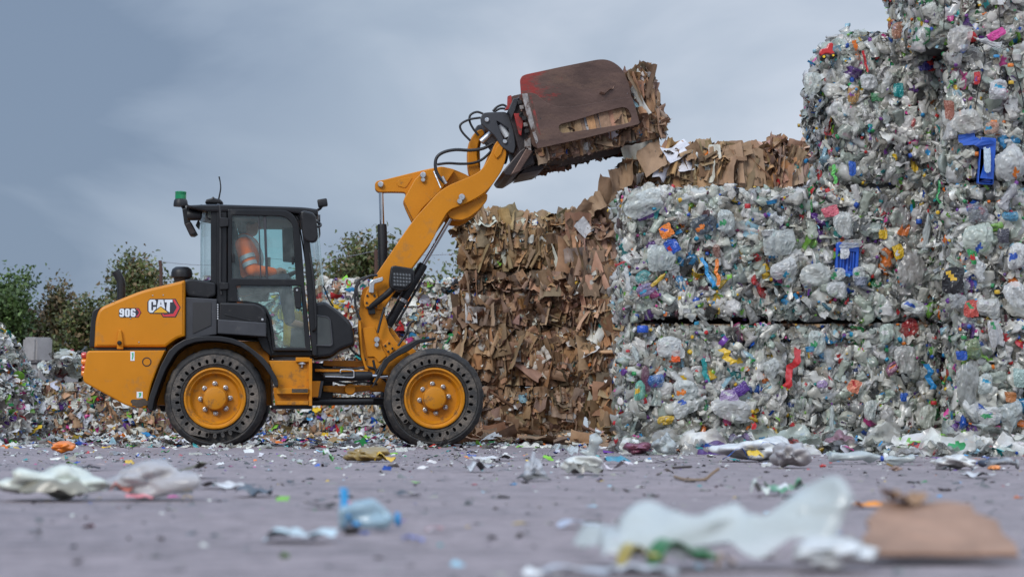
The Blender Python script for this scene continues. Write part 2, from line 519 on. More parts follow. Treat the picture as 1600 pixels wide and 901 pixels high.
for cx, cy in ((177, 470.5), (204, 497), (238.5, 461.5), (255, 461), (217, 534.5)):
    o = part('rivet', lathe_mesh([(.007, .2), (.007, .197), (.004, .194), (.0001, .194)], 10, 'y'), M['zinc'], hood); p = L(cx, cy, .2); o.location = (p[0], 0, p[1])

# decals on the hood, traced letter shapes
def dpx(p): return [(170 + x / 12.308, 450 + y / 12.308) for x, y in p]
HV = .2
def decal(name, poly, lvl, m, parent, holes=()):
    v1 = HV - .0012 - .0016 * lvl
    return pplate(name, dpx(poly), v1 - .0013, v1, M[m], parent, holes=[(dpx(h), 0) for h in holes], bevel=.0003, vref=HV)
def decal_side(parent):
    b = decal('brand_badge', [(742, 262), (790, 205), (1288, 205), (1382, 372), (1288, 560), (1042, 560), (998, 492), (795, 492), (742, 440)], 0, 'black_decal', parent)
    decal('letter', [(765, 255), (795, 220), (885, 220), (910, 250), (910, 322), (855, 322), (855, 272), (845, 262), (828, 262), (818, 272), (818, 420), (828, 430), (845, 428), (855, 410), (855, 362), (910, 362), (905, 400), (845, 470), (795, 470), (765, 440)], 1, 'white_letter', b)
    decal('letter', [(955, 222), (1050, 222), (1085, 405), (1000, 345), (920, 400)], 1, 'white_letter', b, holes=[[(988, 318), (1002, 250), (1016, 318)]])
    decal('letter', [(1075, 222), (1225, 222), (1225, 272), (1178, 272), (1172, 468), (1105, 420), (1118, 272), (1075, 272)], 1, 'white_letter', b)
    decal('triangle', [(1000, 358), (1135, 472), (860, 472)], 1, 'yellow_decal', b)
    decal('hexagon_edge', [(1232, 220), (1272, 220), (1364, 372), (1272, 545), (1050, 545), (1020, 495), (1055, 495), (1072, 512), (1240, 490), (1308, 372), (1245, 252)], 1, 'red_decal', b)
    n = decal('model_badge', [(195, 420), (225, 383), (580, 381), (627, 468), (572, 562), (225, 567), (193, 535)], 0, 'black_decal', parent)
    decal('digit', [(205, 420), (230, 395), (280, 395), (298, 420), (298, 520), (275, 552), (225, 552), (205, 530), (205, 505), (243, 505), (245, 520), (258, 520), (258, 485), (225, 482), (205, 460)], 1, 'white_letter', n, holes=[[(243, 425), (258, 425), (258, 455), (243, 455)]])
    decal('digit', [(312, 420), (335, 395), (385, 395), (405, 420), (405, 525), (385, 552), (335, 552), (312, 525)], 1, 'white_letter', n, holes=[[(350, 425), (366, 425), (366, 520), (350, 520)]])
    decal('digit', [(420, 420), (445, 395), (495, 395), (515, 420), (515, 445), (477, 445), (475, 425), (460, 425), (460, 462), (495, 465), (515, 485), (515, 528), (495, 552), (445, 552), (420, 528)], 1, 'white_letter', n, holes=[[(460, 490), (475, 490), (475, 520), (460, 520)]])
    decal('chevron', [(525, 395), (568, 395), (614, 468), (564, 550), (525, 550), (525, 530), (550, 530), (585, 468), (550, 412), (525, 412)], 1, 'red_decal', n)
decal_side(hood)

# exhaust, pre-cleaner
ex = [L3(189.5, 474, .75), L3(189.5, 455, .75), L3(189, 441, .75), L3(185.5, 432, .75), L3(180.5, 423.5, .75)]
part('exhaust_pipe', tube_mesh(ex, [.043, .043, .043, .043, .042], 16, 4), M['black'])
c = L3(284, 437, .62); k = 1 / 153
pc = part('air_precleaner', lathe_mesh([(11.5 * k, -3 * k), (12.5 * k, 1 * k), (13 * k, 3 * k), (16.3 * k, 3.6 * k), (16.6 * k, 11 * k), (14.8 * k, 16.5 * k), (10 * k, 20 * k), (.0001, 20.6 * k)], 32), M['black']); pc.location = c

# rear fenders
f_out = [(230, 634), (233, 620), (240, 600), (250, 573), (263, 548), (274, 538), (288, 530), (305, 526), (324, 524.4), (345, 525), (364, 528.5), (382, 536), (398, 547.5), (412, 559), (421, 571), (430, 585), (434.5, 597), (434, 605)]
f_in = [(428, 602), (423, 588), (413, 573), (402, 561), (390, 550), (376, 541), (360, 535.5), (343, 532.5), (324, 532), (306, 534), (291, 539), (279, 547), (271, 556), (258, 578), (248, 604), (241, 624), (238, 641), (232, 641)]
for v0, v1 in ((-.03, .40), (1.42, 1.84)):
    pplate('rear_fender', f_out + f_in, v0, v1, M['black'], r=.02, vref=-.03, bevel=.008)
part('rear_frame', plate_mesh([fillet(LP([(236, 545), (300, 533), (420, 533), (424, 632), (395, 632), (385, 575), (335, 558), (290, 575), (262, 632), (240, 632)], .45), .02)], .45, 1.38, .01), M['yellow_dirty'])

# ---- chassis between the wheels
stp = pplate('step_box', [(419, 563), (486, 563), (486, 633), (430, 633), (427, 606), (434, 604), (434, 594), (426, 580)], .13, .50, M['yellow_dirty'], r=.004, bevel=.006)
pplate('step_tread', [(432, 606), (482, 606), (482, 615), (432, 615)], .05, .14, M['yellow_dirty'], stp, bevel=.006)
pplate('step_tread', [(432, 626), (482, 626), (482, 632), (432, 632)], .07, .14, M['yellow_dirty'], stp, bevel=.006)
pplate('tread_grip', [(456, 607), (481, 607), (481, 613), (456, 613)], .046, .0492, M['mud'], stp, bevel=.001)
pplate('edge_flange', [(482.5, 560), (487.5, 560), (487.5, 633.5), (482.5, 633.5)], .08, .5, M['yellow'], stp, bevel=.004)
pplate('mount_bracket', [(462, 558), (484, 558), (484, 565), (462, 565)], .09, .4, M['yellow'], stp, bevel=.004)
o = part('mount_bolt', lathe_mesh([(.03, .02), (.04, .01), (.04, .0), (.012, -.004), (.012, -.03), (.0001, -.03)], 16), M['zinc'], stp); o.location = L3(472, 569, .12)
pplate('bottom_rail', [(424, 632.5), (487, 632.5), (487, 637), (424, 637)], .15, 1.6, M['black'], bevel=.004)
pplate('hitch_block', [(486, 595), (501, 595), (497, 620), (486, 620)], .3, 1.4, M['yellow'], bevel=.006)
pplate('hitch_plate', [(501, 595), (505.5, 595), (501, 620), (497, 620)], .3, 1.4, M['grey_panel'], bevel=.003)
pplate('articulation_beam', [(505, 563), (570, 563), (575, 574), (505, 571)], .6, 1.2, M['yellow'], bevel=.006)
pplate('articulation_beam', [(492, 576), (575, 578), (575, 583), (492, 580)], .45, .6, M['yellow'], bevel=.004)
lb = pplate('lower_beam', [(505, 602), (545, 602), (556, 601), (580, 602), (580, 609), (560, 611), (540, 614), (505, 611)], .55, 1.25, M['yellow'], bevel=.008)
o = part('pivot_boss', lathe_mesh([(.055, .12), (.058, .1), (.058, 0), (.05, -.01), (.0001, -.01)], 24, 'y'), M['yellow'], lb); p = L(547, 608, .5); o.location = (p[0], .48, p[1])
part('drive_shaft', tube_mesh([L3(470, 627, .9), L3(600, 626, .9)], .042, 16), M['black'])
part('frame_pipe', tube_mesh([L3(484, 627, .42), L3(545, 626.5, .42), L3(583, 626, .42)], .03, 14), M['black'])
sc_ = part('steering_cylinder', tube_mesh([L3(505, 588, .38), L3(508, 588, .38), L3(575, 587, .38), L3(582, 587, .38)], [.035, .048, .048, .04], 16), M['black'])
part('cylinder_rod', tube_mesh([L3(580, 587, .38), L3(606, 588, .38)], .02, 12), M['chrome'], sc_)
part('steel_line', tube_mesh([L3(508, 588, .32), L3(530, 588.5, .32), L3(551, 589.5, .32), L3(553, 586, .32), L3(552, 579, .32), L3(545, 577.5, .32), L3(533, 577.5, .32), L3(532, 582, .32)], .0075, 8, 3), M['zinc'], sc_)
pplate('articulation_core', [(487, 566), (520, 568), (520, 622), (487, 622)], .65, 1.15, M['black'], bevel=.01)
for pts in ([(500, 572), (512, 578), (530, 574), (552, 576), (575, 573), (596, 580)], [(498, 580), (515, 592), (540, 599), (566, 596), (590, 600)], [(545, 540), (553, 550), (562, 556), (572, 562)]):
    part('hose', tube_mesh([L3(x, y, .5) for x, y in pts], .012, 8, 4), M['hose'])

# ---- cab
CV0, CV1 = .30, 1.54
upw = [(362.5, 336), (444, 337.6), (457, 349), (462, 436), (362, 434.6)]
low = [(369, 446), (470, 446.5), (477, 542.5), (430, 542.5), (424, 495), (416, 480), (404, 472.5), (372, 469)]
side_px = [(329, 328), (455, 328), (467, 340), (474, 380), (482, 440), (489, 556), (424, 556), (417, 526), (400, 523), (337, 521), (337, 446), (329, 440)]
uph = [(357, 331), (449, 332), (462, 347), (467, 441), (357, 440)]
loh = [(362, 444), (471, 444), (480, 546), (427, 546), (421, 497), (412, 483), (400, 475), (362, 472)]
cabf = pplate('cab_frame', side_px, CV0 + .02, CV0 + .09, M['black_gloss'], r=[.01, .06, .05, .1, .1, .01, .02, .02, .02, .01, .01, .01], holes=[(uph, .03), (loh, .03)], bevel=.012, vref=CV0)
far = plate_mesh([fillet(LP(side_px, CV0), .02), fillet(LP(uph, CV0), .03), fillet(LP(loh, CV0), .03)], CV1 - .09, CV1 - .02, .012)
part('cab_side_frame', far, M['black_gloss'], cabf)
part('cab_floor', plate_mesh([fillet(LP([(338, 446), (346, 446), (350, 515), (420, 522), (428, 546), (489, 546), (489, 556), (424, 556), (417, 528), (338, 522)], CV0), .01)], CV0 + .09, CV1 - .09, .004), M['dark'], cabf)
roof_px = [(288.5, 321), (320, 319.5), (347, 319.5), (452, 322.8), (478, 324), (497, 327), (497, 338), (478, 336), (452, 332), (345, 331), (322, 331), (300, 326)]
roof = pplate('cab_roof', roof_px, CV0 - .02, CV1 + .02, M['black_gloss'], r=[.01, .1, .1, .1, .1, .02, .02, .05, .1, .05, .02, .02], bevel=.02, vref=CV0)
part('roof_lining', plate_mesh([LP([(342, 331.5), (470, 333.5), (478, 342), (342, 340)], CV0)], CV0 + .1, CV1 - .1, .004), M['lining'], cabf)
# door
door_px = [(356, 327), (447, 328), (460, 336), (467, 352), (471, 380), (476, 446), (486, 548), (426, 548), (420, 497), (411, 482), (400, 473.5), (356, 471)]
door = pplate('cab_door', door_px, CV0 - .025, CV0 + .018, M['black_gloss'], r=[.01, .06, .06, .06, .1, .1, .02, .02, .06, .04, .04, .01], holes=[(upw, [.004, .07, .05, .008, .004]), (low, [.01, .01, .01, .01, .03, .03, .03, .02])], bevel=.008)
def expand(p, e=1.5):
    c = sum((Vector(q) for q in p), Vector((0, 0))) / len(p)
    return [tuple(Vector(q) + (Vector(q) - c).normalized() * e) for q in p]
pplate('side_window', expand(upw), CV0 + .004, CV0 + .010, M['glass'], door, bevel=.001, vref=CV0 - .025)
pplate('lower_window', expand(low), CV0 + .004, CV0 + .010, M['glass_dust_sheen'], door, bevel=.001, vref=CV0 - .025)
for a, b in ((403, 405), (411.5, 415.5)):
    pplate('sliding_window_edge', [(a, 337), (b, 337), (b + 3.5, 435.5), (a + 3.5, 435.5)], CV0 - .004, CV0 + .002, M['grey_panel'], door, bevel=.001, vref=CV0 - .025)
for cx, cy in ((364.5, 403), (457.5, 407)):
    pplate('window_catch', [(cx - 1.8, cy - 6), (cx + 1.8, cy - 6), (cx + 1.8, cy + 6), (cx - 1.8, cy + 6)], CV0 - .03, CV0 - .004, M['black'], door, bevel=.003)
for cx in (373.5, 398, 431, 454):
    o = part('bolt', lathe_mesh([(.008, 0), (.008, -.006), (.0001, -.007)], 10, 'y'), M['zinc'], door); p = L(cx, 438.5, CV0 - .025); o.data.materials.clear(); o.data.materials.append(M['black']); o.location = (p[0], CV0 - .025, p[1])
pplate('door_handle', [(458, 448), (467, 447), (470, 451), (471, 480), (467, 483), (461.5, 481)], CV0 - .06, CV0 - .024, M['black'], door, r=.02, bevel=.01)
o = part('handle_lock', lathe_mesh([(.011, 0), (.011, -.004), (.0001, -.005)], 12, 'y'), M['zinc'], door); p = L(464, 453, CV0 - .06); o.location = (p[0], CV0 - .06, p[1])
for y0, y1 in ((339, 355), (440, 453)):
    pplate('door_hinge', [(343, y0), (357, y0 + 1.5), (357, y1 - 1.5), (343, y1)], CV0 - .045, CV0 + .02, M['black'], cabf, r=.006, bevel=.008)
# far side glass
part('far_side_window', plate_mesh([LP(expand(upw, 3), CV0)], CV1 - .02, CV1 - .014, .001), M['glass_light'], cabf)
part('far_lower_window', plate_mesh([LP(expand(low, 3), CV0)], CV1 - .02, CV1 - .014, .001), M['glass_light'], cabf)
# rear pillar seals
part('pillar_hose', tube_mesh([L3(341, 321, CV0 - .01), L3(344, 330, CV0 - .01), L3(344.5, 380, CV0 - .01), L3(344, 440, CV0 - .01), L3(346, 460, CV0 - .01)], .014, 8, 4), M['hose'], cabf)
pplate('cab_pillar', [(338, 322), (355, 322), (355, 470), (342, 520), (338, 520)], CV0 + .0, CV0 + .07, M['black_gloss'], cabf, r=.01, bevel=.012, vref=CV0)

def curved_glass(name, top_pl, bot_pl, bulge_t, bulge_b, mt, n=14):
    """pane that wraps round the end of the cab; *_pl: (u,z) at the sides, bulge: u offset in the middle"""
    bm = bmesh.new()
    rows = []
    for j in range(7):
        t = j / 6
        row = []
        for i in range(n + 1):
            s = i / n
            v = CV0 + .04 + (CV1 - CV0 - .08) * s
            e = 1 - abs(2 * s - 1) ** 3.2
            u = (top_pl[0] + bulge_t * e) * (1 - t) + (bot_pl[0] + bulge_b * e) * t
            z = top_pl[1] * (1 - t) + bot_pl[1] * t
            row.append(bm.verts.new((u, v, z)))
        rows.append(row)
    for a, b in zip(rows, rows[1:]):
        for i in range(n):
            bm.faces.new((a[i], a[i + 1], b[i + 1], b[i]))
    r = bmesh.ops.solidify(bm, geom=list(bm.faces), thickness=.006)
    return part(name, bm_to(bm, 50), M[mt])
curved_glass('rear_window', L(331, 330, CV0), L(331, 441, CV0), -.145, -.145, 'glass')
curved_glass('windscreen', L(479, 334, CV0), L(491, 480, CV0), .11, .125, 'glass')
part('rear_window_sill', tube_mesh([L3(330, 440, CV0 + .05)] + [L3(330, 440, CV0 + .05) + Vector((-.145 * (1 - abs(2 * s - 1) ** 3.2), s * 1.14, 0)) for s in np.linspace(.05, .95, 15)] + [L3(330, 440, CV0 + .05) + Vector((0, 1.14, 0))], .02, 8), M['black'], cabf)
# front cowl below the windscreen
cowl_px = [(488, 474), (508, 470), (531, 486), (549, 504), (553.5, 520), (555, 538), (545, 541), (531, 546), (519, 556), (489, 560)]
cowl = pplate('front_cowl', cowl_px, CV0 + .02, CV1 - .02, M['black_gloss'], r=[.01, .03, .2, .1, .05, .03, .02, .1, .05, .01], bevel=.03, vref=CV0)
pplate('cowl_window', [(491, 491), (512, 494), (517, 499), (520.5, 538), (517, 541), (492, 540)], CV0 - .004, CV0 + .018, M['grey_panel'], cowl, r=.02, bevel=.004, holes=[([(493, 493.5), (511, 496), (515, 500), (518, 536), (516, 538.5), (493.5, 538)], .02)])
pplate('cowl_pane', [(493, 493), (511.5, 495.5), (515.5, 500), (518.5, 536), (516, 539), (493.5, 538.5)], CV0 + .006, CV0 + .016, simple('dark_pane', (.035, .042, .042), .08, coat=.5), cowl, bevel=.001)
pplate('front_pillar', [(468, 333), (478, 333), (484, 376), (491, 440), (496, 482), (496, 556), (488, 556), (484, 520), (479, 446), (474, 380)], CV0 - .005, CV0 + .06, M['black_gloss'], cabf, r=.02, bevel=.012, vref=CV0)
part('grab_rail', tube_mesh([L3(489, 517, CV0 - .02), L3(492.5, 514, CV0 - .06), L3(493.5, 505, CV0 - .07), L3(492, 470, CV0 - .07), L3(489, 430, CV0 - .06), L3(484, 395, CV0 - .03)], .013, 8, 4), M['black'], cabf)
part('wiper', tube_mesh([L3(521, 479, .5), L3(514, 468, .5), L3(508, 452, .6), L3(505, 446, .7)], .009, 6, 3), M['black'], cowl)
# panels behind and under the cab
pplate('air_intake_cover', [(287, 437), (300, 435), (322, 439), (337, 441), (337, 462), (322, 466), (292, 462), (286, 448)], .26, 1.5, M['black'], r=.03, bevel=.02)
ev = pplate('engine_vent_panel', [(290, 464), (339, 467), (339, 522), (320, 525), (290, 530)], .24, 1.58, M['grey_panel'], r=.005, bevel=.008)
pplate('vent_mesh', [(301.5, 472), (330, 472), (330, 508), (301.5, 521)], .232, .239, M['dark'], ev, bevel=.002)
tb = pplate('toolbox_cover', [(343, 472), (398, 473), (409, 478), (416, 488), (417.5, 523), (400, 526), (340, 522)], .20, .30, M['black'], r=[.02, .05, .05, .05, .02, .02, .02], bevel=.022)
pplate('cover_crease', [(351, 490), (396, 500.5), (396, 503), (351, 492)], .192, .21, M['black_gloss'], tb, bevel=.003)
pplate('cover_latch', [(404, 495), (416, 495), (416, 503.5), (404, 503.5)], .192, .21, M['black_gloss'], tb, bevel=.005)
pplate('cover_shelf', [(340, 498.5), (416, 504), (416, 526), (340, 521)], .185, .21, M['grey_panel'], tb, r=.01, bevel=.01)
o = part('latch_pin', lathe_mesh([(.012, 0), (.012, -.008), (.0001, -.01)], 10, 'y'), M['zinc'], tb); p = L(410, 499, .19); o.location = (p[0], .192, p[1])
for i in range(7):
    o = part('hinge_knuckle', lathe_mesh([(.008, 0), (.008, -.012), (.0001, -.014)], 8, 'y'), M['zinc'], tb); p = L(340.2, 476 + i * 3.6, .2); o.location = (p[0], .215, p[1])
pplate('cab_underside', [(400, 524), (418, 526), (426, 548), (490, 548), (490, 557), (424, 557), (410, 545)], .34, 1.5, M['black'], r=.01, bevel=.01)

# roof fittings
bc = part('beacon', lathe_mesh([(11 * k, -3 * k), (11.3 * k, 0), (10.4 * k, 6 * k), (8.8 * k, 8.5 * k), (.0001, 8.6 * k)], 28), M['black']); bc.location = L3(282.3, 319.5, .55)
o = part('beacon_lens', lathe_mesh([(8.7 * k, 8.2 * k), (8.9 * k, 13 * k), (8.6 * k, 18 * k), (9.0 * k, 18.6 * k), (8.8 * k, 20 * k), (7 * k, 20.6 * k), (.0001, 20.6 * k)], 28), M['green_lens'], bc)
part('beacon_bracket', tube_mesh([q - bc.location for q in (L3(285, 322, .55), L3(288, 326, .55), L3(293, 328, .52), L3(310, 326, .5))], .018, 8), M['black'], bc)
for v in (.42, 1.42):
    wl = part('work_light', lathe_mesh([(.02, .10), (.05, .09), (.055, .04), (.055, -.03), (.05, -.045)], 20, 'x'), M['black']); wl.location = L3(300, 336, v)
    o = part('lamp_lens', lathe_mesh([(.05, -.04), (.0001, -.044)], 20, 'x'), M['lamp_glass'], wl)
    part('lamp_bracket', tube_mesh([Vector((.03, 0, .05)), Vector((.06, 0, .09)), Vector((.1, 0, .1))], .012, 8), M['black'], wl)
lb2 = pplate('plate_lamp_box', [(288, 350), (298, 346), (307.5, 364), (302, 367.5), (296, 367)], .50, .72, M['black'], r=.005, bevel=.008)
pplate('lamp_stem', [(284.5, 326), (293, 324), (297, 347), (288, 351)], .50, .62, M['black'], lb2, r=.01, bevel=.01)
pplate('lamp_face', [(289.5, 350.5), (297, 348), (305, 363), (298.5, 366)], .495, .499, M['rust_dark'], lb2, bevel=.001)
pplate('lamp_louvre', [(305.5, 352), (309, 344), (311, 345), (309.5, 356)], .50, .72, M['black'], lb2, bevel=.003)
ab = pplate('antenna_base', [(320, 317), (322, 311.5), (330, 309.5), (333, 306.5), (336, 309.5), (344, 311), (348.5, 315.5), (346, 318)], .60, .76, M['black'], r=.01, bevel=.015)
part('antenna_whip', tube_mesh([L3(340.5, 317, .64), L3(343, 305, .64), L3(344.8, 294, .64), L3(344, 284, .64), L3(342.3, 276, .64)], [.009, .008, .007, .006, .008], 8, 4), M['black'], ab)
part('coiled_cable', tube_mesh([L3(340, 319, .5), L3(346, 322, .36), L3(348, 330, .31), L3(347, 340, .31)], .009, 8, 4), M['hose'], ab)
cc = L3(329, 336, .36)
part('coiled_cable', tube_mesh([cc + Vector((6.2 * k * math.cos(a), .01 * math.sin(3 * a), 6.5 * k * math.sin(a))) for a in np.linspace(.6, 2 * math.pi, 18)], .009, 8), M['hose'], ab)
fl = part('front_work_light', box_mesh(-.05, .05, -.06, .06, -.035, .04, .012), M['black']); fl.location = L3(504, 317.5, .48); fl.rotation_euler = (0, R(-10), 0)
part('lamp_bracket', tube_mesh([L3(504, 320, .48) - fl.location, L3(499, 325, .48) - fl.location, L3(494, 327, .5) - fl.location], .014, 8), M['black'], fl)
fl2 = part('front_work_light', lathe_mesh([(.02, -.07), (.05, -.05), (.06, 0), (.06, .03)], 20, 'x'), M['black']); fl2.location = L3(496, 344, 1.2)
part('lamp_lens', lathe_mesh([(.058, .025), (.0001, .032)], 20, 'x'), M['lamp_glass'], fl2)
mr = pplate('wing_mirror', [(469.5, 331), (474, 328.5), (489, 332), (493, 337), (495.5, 352), (497, 371), (494, 377.5), (488, 379.5), (479, 377), (474, 371)], .05, .10, M['black'], r=[.02, .03, .04, .04, .1, .04, .04, .04, .05, .1], bevel=.02)
part('mirror_arm', tube_mesh([L3(479, 340, .3), L3(488, 346, .14), L3(491, 353, .10), L3(499, 354, .12), L3(501, 350, .2), L3(492, 345, .3)], .012, 8, 3), M['black'], mr)
part('mirror_glass', plate_mesh([fillet(LP([(478, 336), (490, 339), (493, 368), (489, 374), (481, 371)], .1), .03)], .1, .106, .002), M['chrome'], mr)
mr2 = pplate('wing_mirror', [(490, 350), (500, 352), (501, 366), (499, 373), (492, 372)], 1.6, 1.65, M['black'], r=.04, bevel=.015)

# cab interior
st_ = part('seat', plate_mesh([fillet(LP([(358, 352), (368, 350), (372, 362), (374, 372), (376, 400), (380, 436), (405, 440), (412, 446), (410, 456), (372, 458), (362, 440)], .9), .03)], .54, .92, .04), M['seat'])
part('steering_column', tube_mesh([L3(452, 490, .74), L3(446, 460, .74), L3(441, 441, .74)], .035, 10), M['black'])
sw = part('steering_wheel', lathe_mesh([(.19 + .014 * math.cos(a), .014 * math.sin(a)) for a in np.linspace(0, 2 * math.pi, 9)[:-1]], 28, closed=True), M['black'])
sw.location = L3(438, 437, .74); sw.rotation_euler = (0, R(-28), 0)
part('steering_spoke', join_meshes([tube_mesh([(-.19, 0, 0), (.19, 0, 0)], .012, 6), tube_mesh([(0, -.19, 0), (0, .19, 0)], .012, 6)]), M['black'], sw)
con = part('side_console', plate_mesh([fillet(LP([(372, 436), (420, 434), (424, 441), (418, 470), (378, 470)], 1.2), .02)], 1.16, 1.34, .02), M['dark'])
part('control_lever', tube_mesh([L3(414, 436, 1.25), L3(417, 425, 1.25)], [.012, .02], 8, 2), M['black'], con)
pplate('far_front_upright', [(440, 338), (459, 339), (462, 410), (442, 408)], 1.22, 1.30, M['dark'], r=.01, bevel=.01)  # dark panel added for the far pillar and mirror area, not a monitor
tk = pplate('yellow_tank', [(443, 487), (471, 485), (474, 502), (474, 545), (442, 540)], .70, 1.0, M['tank'], r=.02, bevel=.02)
pplate('tank_shield', [(455, 512), (476, 511), (478, 544), (453, 541)], .64, .68, M['grey_panel'], tk, r=.01, bevel=.01)

# ---- front frame tower, boom, linkage
tower_px = [(566, 452), (573, 447), (586, 448), (592, 458), (597, 474), (603, 497), (609, 519), (618, 532), (634, 548), (652, 560), (648, 574), (625, 585), (612, 610), (578, 610), (578, 603), (584, 592), (571, 576), (566.5, 560), (563, 540), (560.5, 503), (563, 480)]
for v0, v1 in ((.52, .58), (1.26, 1.32)):
    tw = pplate('front_frame_plate', tower_px, v0, v1, M['yellow'], r=.03, bevel=.008, vref=.52)
pplate('frame_gusset', [(608, 512), (613, 512), (625, 529), (640, 540), (652, 549), (650, 575), (625, 585), (612, 560)], .62, 1.2, M['yellow_dirty'], r=.03, bevel=.01)
pplate('frame_flange', [(560, 500), (564, 500), (566, 545), (572, 570), (577, 577), (571, 577), (564, 556)], .46, .53, M['yellow'], r=.01, bevel=.006)
sv = pplate('cover_plate', [(566, 512), (585, 510), (598, 545), (604, 556), (592, 566), (585, 557), (574, 557)], .50, .515, M['yellow'], r=.01, bevel=.004)
for cx, cy in ((588.8, 530.5), (588.5, 538.5)):
    o = part('pivot_pin', lathe_mesh([(.03, .0), (.03, -.03), (.024, -.036), (.0001, -.036)], 20, 'y'), M['zinc'], sv); p = L(cx, cy, .48); o.location = (p[0], .5, p[1]); o.scale = (1, 1, 1) if cy < 535 else (.8, 1, .8)
gp = pplate('bolted_plate', [(598, 539), (607, 531), (617, 545), (609, 553.5)], .485, .52, M['yellow'], r=.004, bevel=.004)
for cx, cy in ((602, 540), (608, 536), (606.5, 549), (613, 544)):
    o = part('bolt', lathe_mesh([(.012, .0), (.012, -.01), (.0001, -.012)], 8, 'y'), M['black'], gp); p = L(cx, cy, .485); o.location = (p[0], .485, p[1])
tp = pplate('boom_pivot_cap', [(568, 470), (573, 453), (580, 447), (588, 452), (592, 468), (592, 480), (570, 481)], .44, .52, M['yellow'], r=.03, bevel=.01)
for cx, cy in ((574, 462), (585, 462), (573, 473), (588, 472), (574, 480), (588, 479)):
    o = part('bolt', lathe_mesh([(.012, .0), (.012, -.012), (.0001, -.013)], 8, 'y'), M['black'], tp); p = L(cx, cy, .44); o.location = (p[0], .44, p[1])
part('lock_bracket', plate_mesh([fillet(LP([(576, 457), (578, 441), (582, 437), (593, 434), (598, 432.5), (599.5, 437), (596, 440), (585, 443), (584, 458)], .42), .012)], .40, .435, .006), M['zinc'])

arm_px = [(570, 458), (577, 446), (584, 434), (612, 393), (645, 344), (685.5, 299.5), (702, 289), (734, 276), (748, 269), (757, 259), (766, 243), (772.5, 226), (777, 220), (782, 220), (792, 235), (790, 250), (784, 267), (769, 289.5), (755, 303), (740, 312), (721, 321), (705, 326.5), (698, 333), (685.5, 354), (677.5, 373), (645, 416.6), (620, 450), (597, 486), (580, 480)]
ar = [.04, 0, 0, 0, .15, .1, .1, .1, .08, .1, .1, .03, .02, .02, .05, .1, .15, .15, .1, .1, .1, .08, .06, .1, .1, .05, 0, .05, .05]
AV = .50
boom = pplate('boom_arm', arm_px, AV, AV + .075, M['yellow'], r=ar, bevel=.007)
boom2 = part('boom_arm', plate_mesh([fillet(LP(arm_px, AV), ar)], 1.26, 1.335, .007), M['yellow'])
# stiffener on the inside of the arms and cross tubes
stiff_px = [(697, 331), (712, 322), (740, 312), (763, 300), (762, 312), (750, 326), (735, 338), (722, 343), (706, 341)]
part('boom_stiffener', plate_mesh([fillet(LP(stiff_px, AV), .03)], AV + .076, AV + .17, .008), M['yellow'], boom)
part('boom_stiffener', plate_mesh([fillet(LP(stiff_px, AV), .03)], 1.17, 1.255, .008), M['yellow'], boom2)
pplate('boom_cross_member', [(668, 352), (688, 325), (700, 322), (704, 330), (684, 358), (676, 372)], AV + .08, 1.25, M['yellow'], r=.02, bevel=.01, vref=AV)
part('boom_inner_web', plate_mesh([fillet(LP([(600, 470), (650, 396), (672, 372), (664, 384), (612, 462)], AV), .01)], AV + .076, AV + .14, .005), M['yellow_dirty'], boom)
for cx, cy, rr in ((721.5, 308.5, 5.2), (718, 315, 4.4)):
    o = part('pivot_pin', lathe_mesh([(rr / 155, .0), (rr / 155, -.035), (rr / 190, -.042), (.0001, -.042)], 18, 'y'), M['zinc'], boom); p = L(cx, cy, AV); o.location = (p[0], AV, p[1])
pplate('pin_keeper', [(772, 241), (776, 229), (781, 224), (786, 231), (783, 241), (776, 248)], AV - .02, AV - .001, M['yellow'], boom, r=.01, bevel=.005)
# bellcrank
bell_px = [(586.5, 283), (590, 279.5), (600, 278), (640, 268), (676, 259.5), (694, 257.5), (708, 260.5), (722, 266), (735, 272), (748, 285), (730, 300), (700, 320), (660, 340), (645, 345), (636, 326), (630.5, 312), (637, 297.5), (610, 297), (592, 297.5), (587, 293)]
bell = pplate('bellcrank', bell_px, .86, .98, M['yellow'], r=[.03, .03, .05, .1, .1, .1, .1, .1, .1, .02, .02, .02, .02, .02, .02, .03, .05, .1, .03, .03], bevel=.008, vref=.70)
pplate('bellcrank_recess', [(621, 281), (629, 275.5), (646, 274), (642, 280), (635, 291), (622, 288)], .852, .868, M['yellow_dirty'], bell, r=.02, bevel=.003, vref=.70)
pplate('bellcrank_web', [(630.5, 312), (648, 280), (662, 266), (690, 259), (712, 264), (690, 296), (660, 325), (647, 345)], .74, .86, M['yellow'], bell, r=.03, bevel=.008, vref=.70)
for cx, cy, rr, mt in ((595.2, 286.5, 4.6, 'zinc'), (661, 274, 4.8, 'zinc'), (661, 281.5, 3.6, 'zinc')):
    o = part('pivot_pin', lathe_mesh([(rr / 152, .0), (rr / 152, -.03), (rr / 190, -.036), (.0001, -.036)], 20, 'y'), M[mt], bell); p = L(cx, cy, .74); vv = .858 if cx < 600 else .74; o.location = (p[0], vv, p[1])
# curved front link
lk_px = [(735, 272), (732.5, 255), (732, 235), (734.5, 219), (740, 208), (747, 201), (755, 198), (760, 206), (753, 212), (749, 222), (747, 238), (749, 252), (754, 266), (748, 285)]
link_ = pplate('tilt_link', lk_px, .84, 1.0, M['yellow'], r=.06, bevel=.012, vref=.70)
part('link_web', plate_mesh([fillet(LP([(742, 268), (744, 225), (751, 210), (756, 211), (752, 228), (753, 262)], .70), .03)], .90, .94, .004), M['yellow_dirty'], link_)
# tilt cylinder
t1, t0 = L3(595.2, 287, .92), L3(599.5, 440, .92)
tc_ = part('tilt_cylinder', tube_mesh([t0, t0.lerp(t1, .56), t0.lerp(t1, .585)], [.05, .05, .046], 18), M['black'])
part('cylinder_rod', tube_mesh([t0.lerp(t1, .55), t1], .026, 14), M['chrome'], tc_)
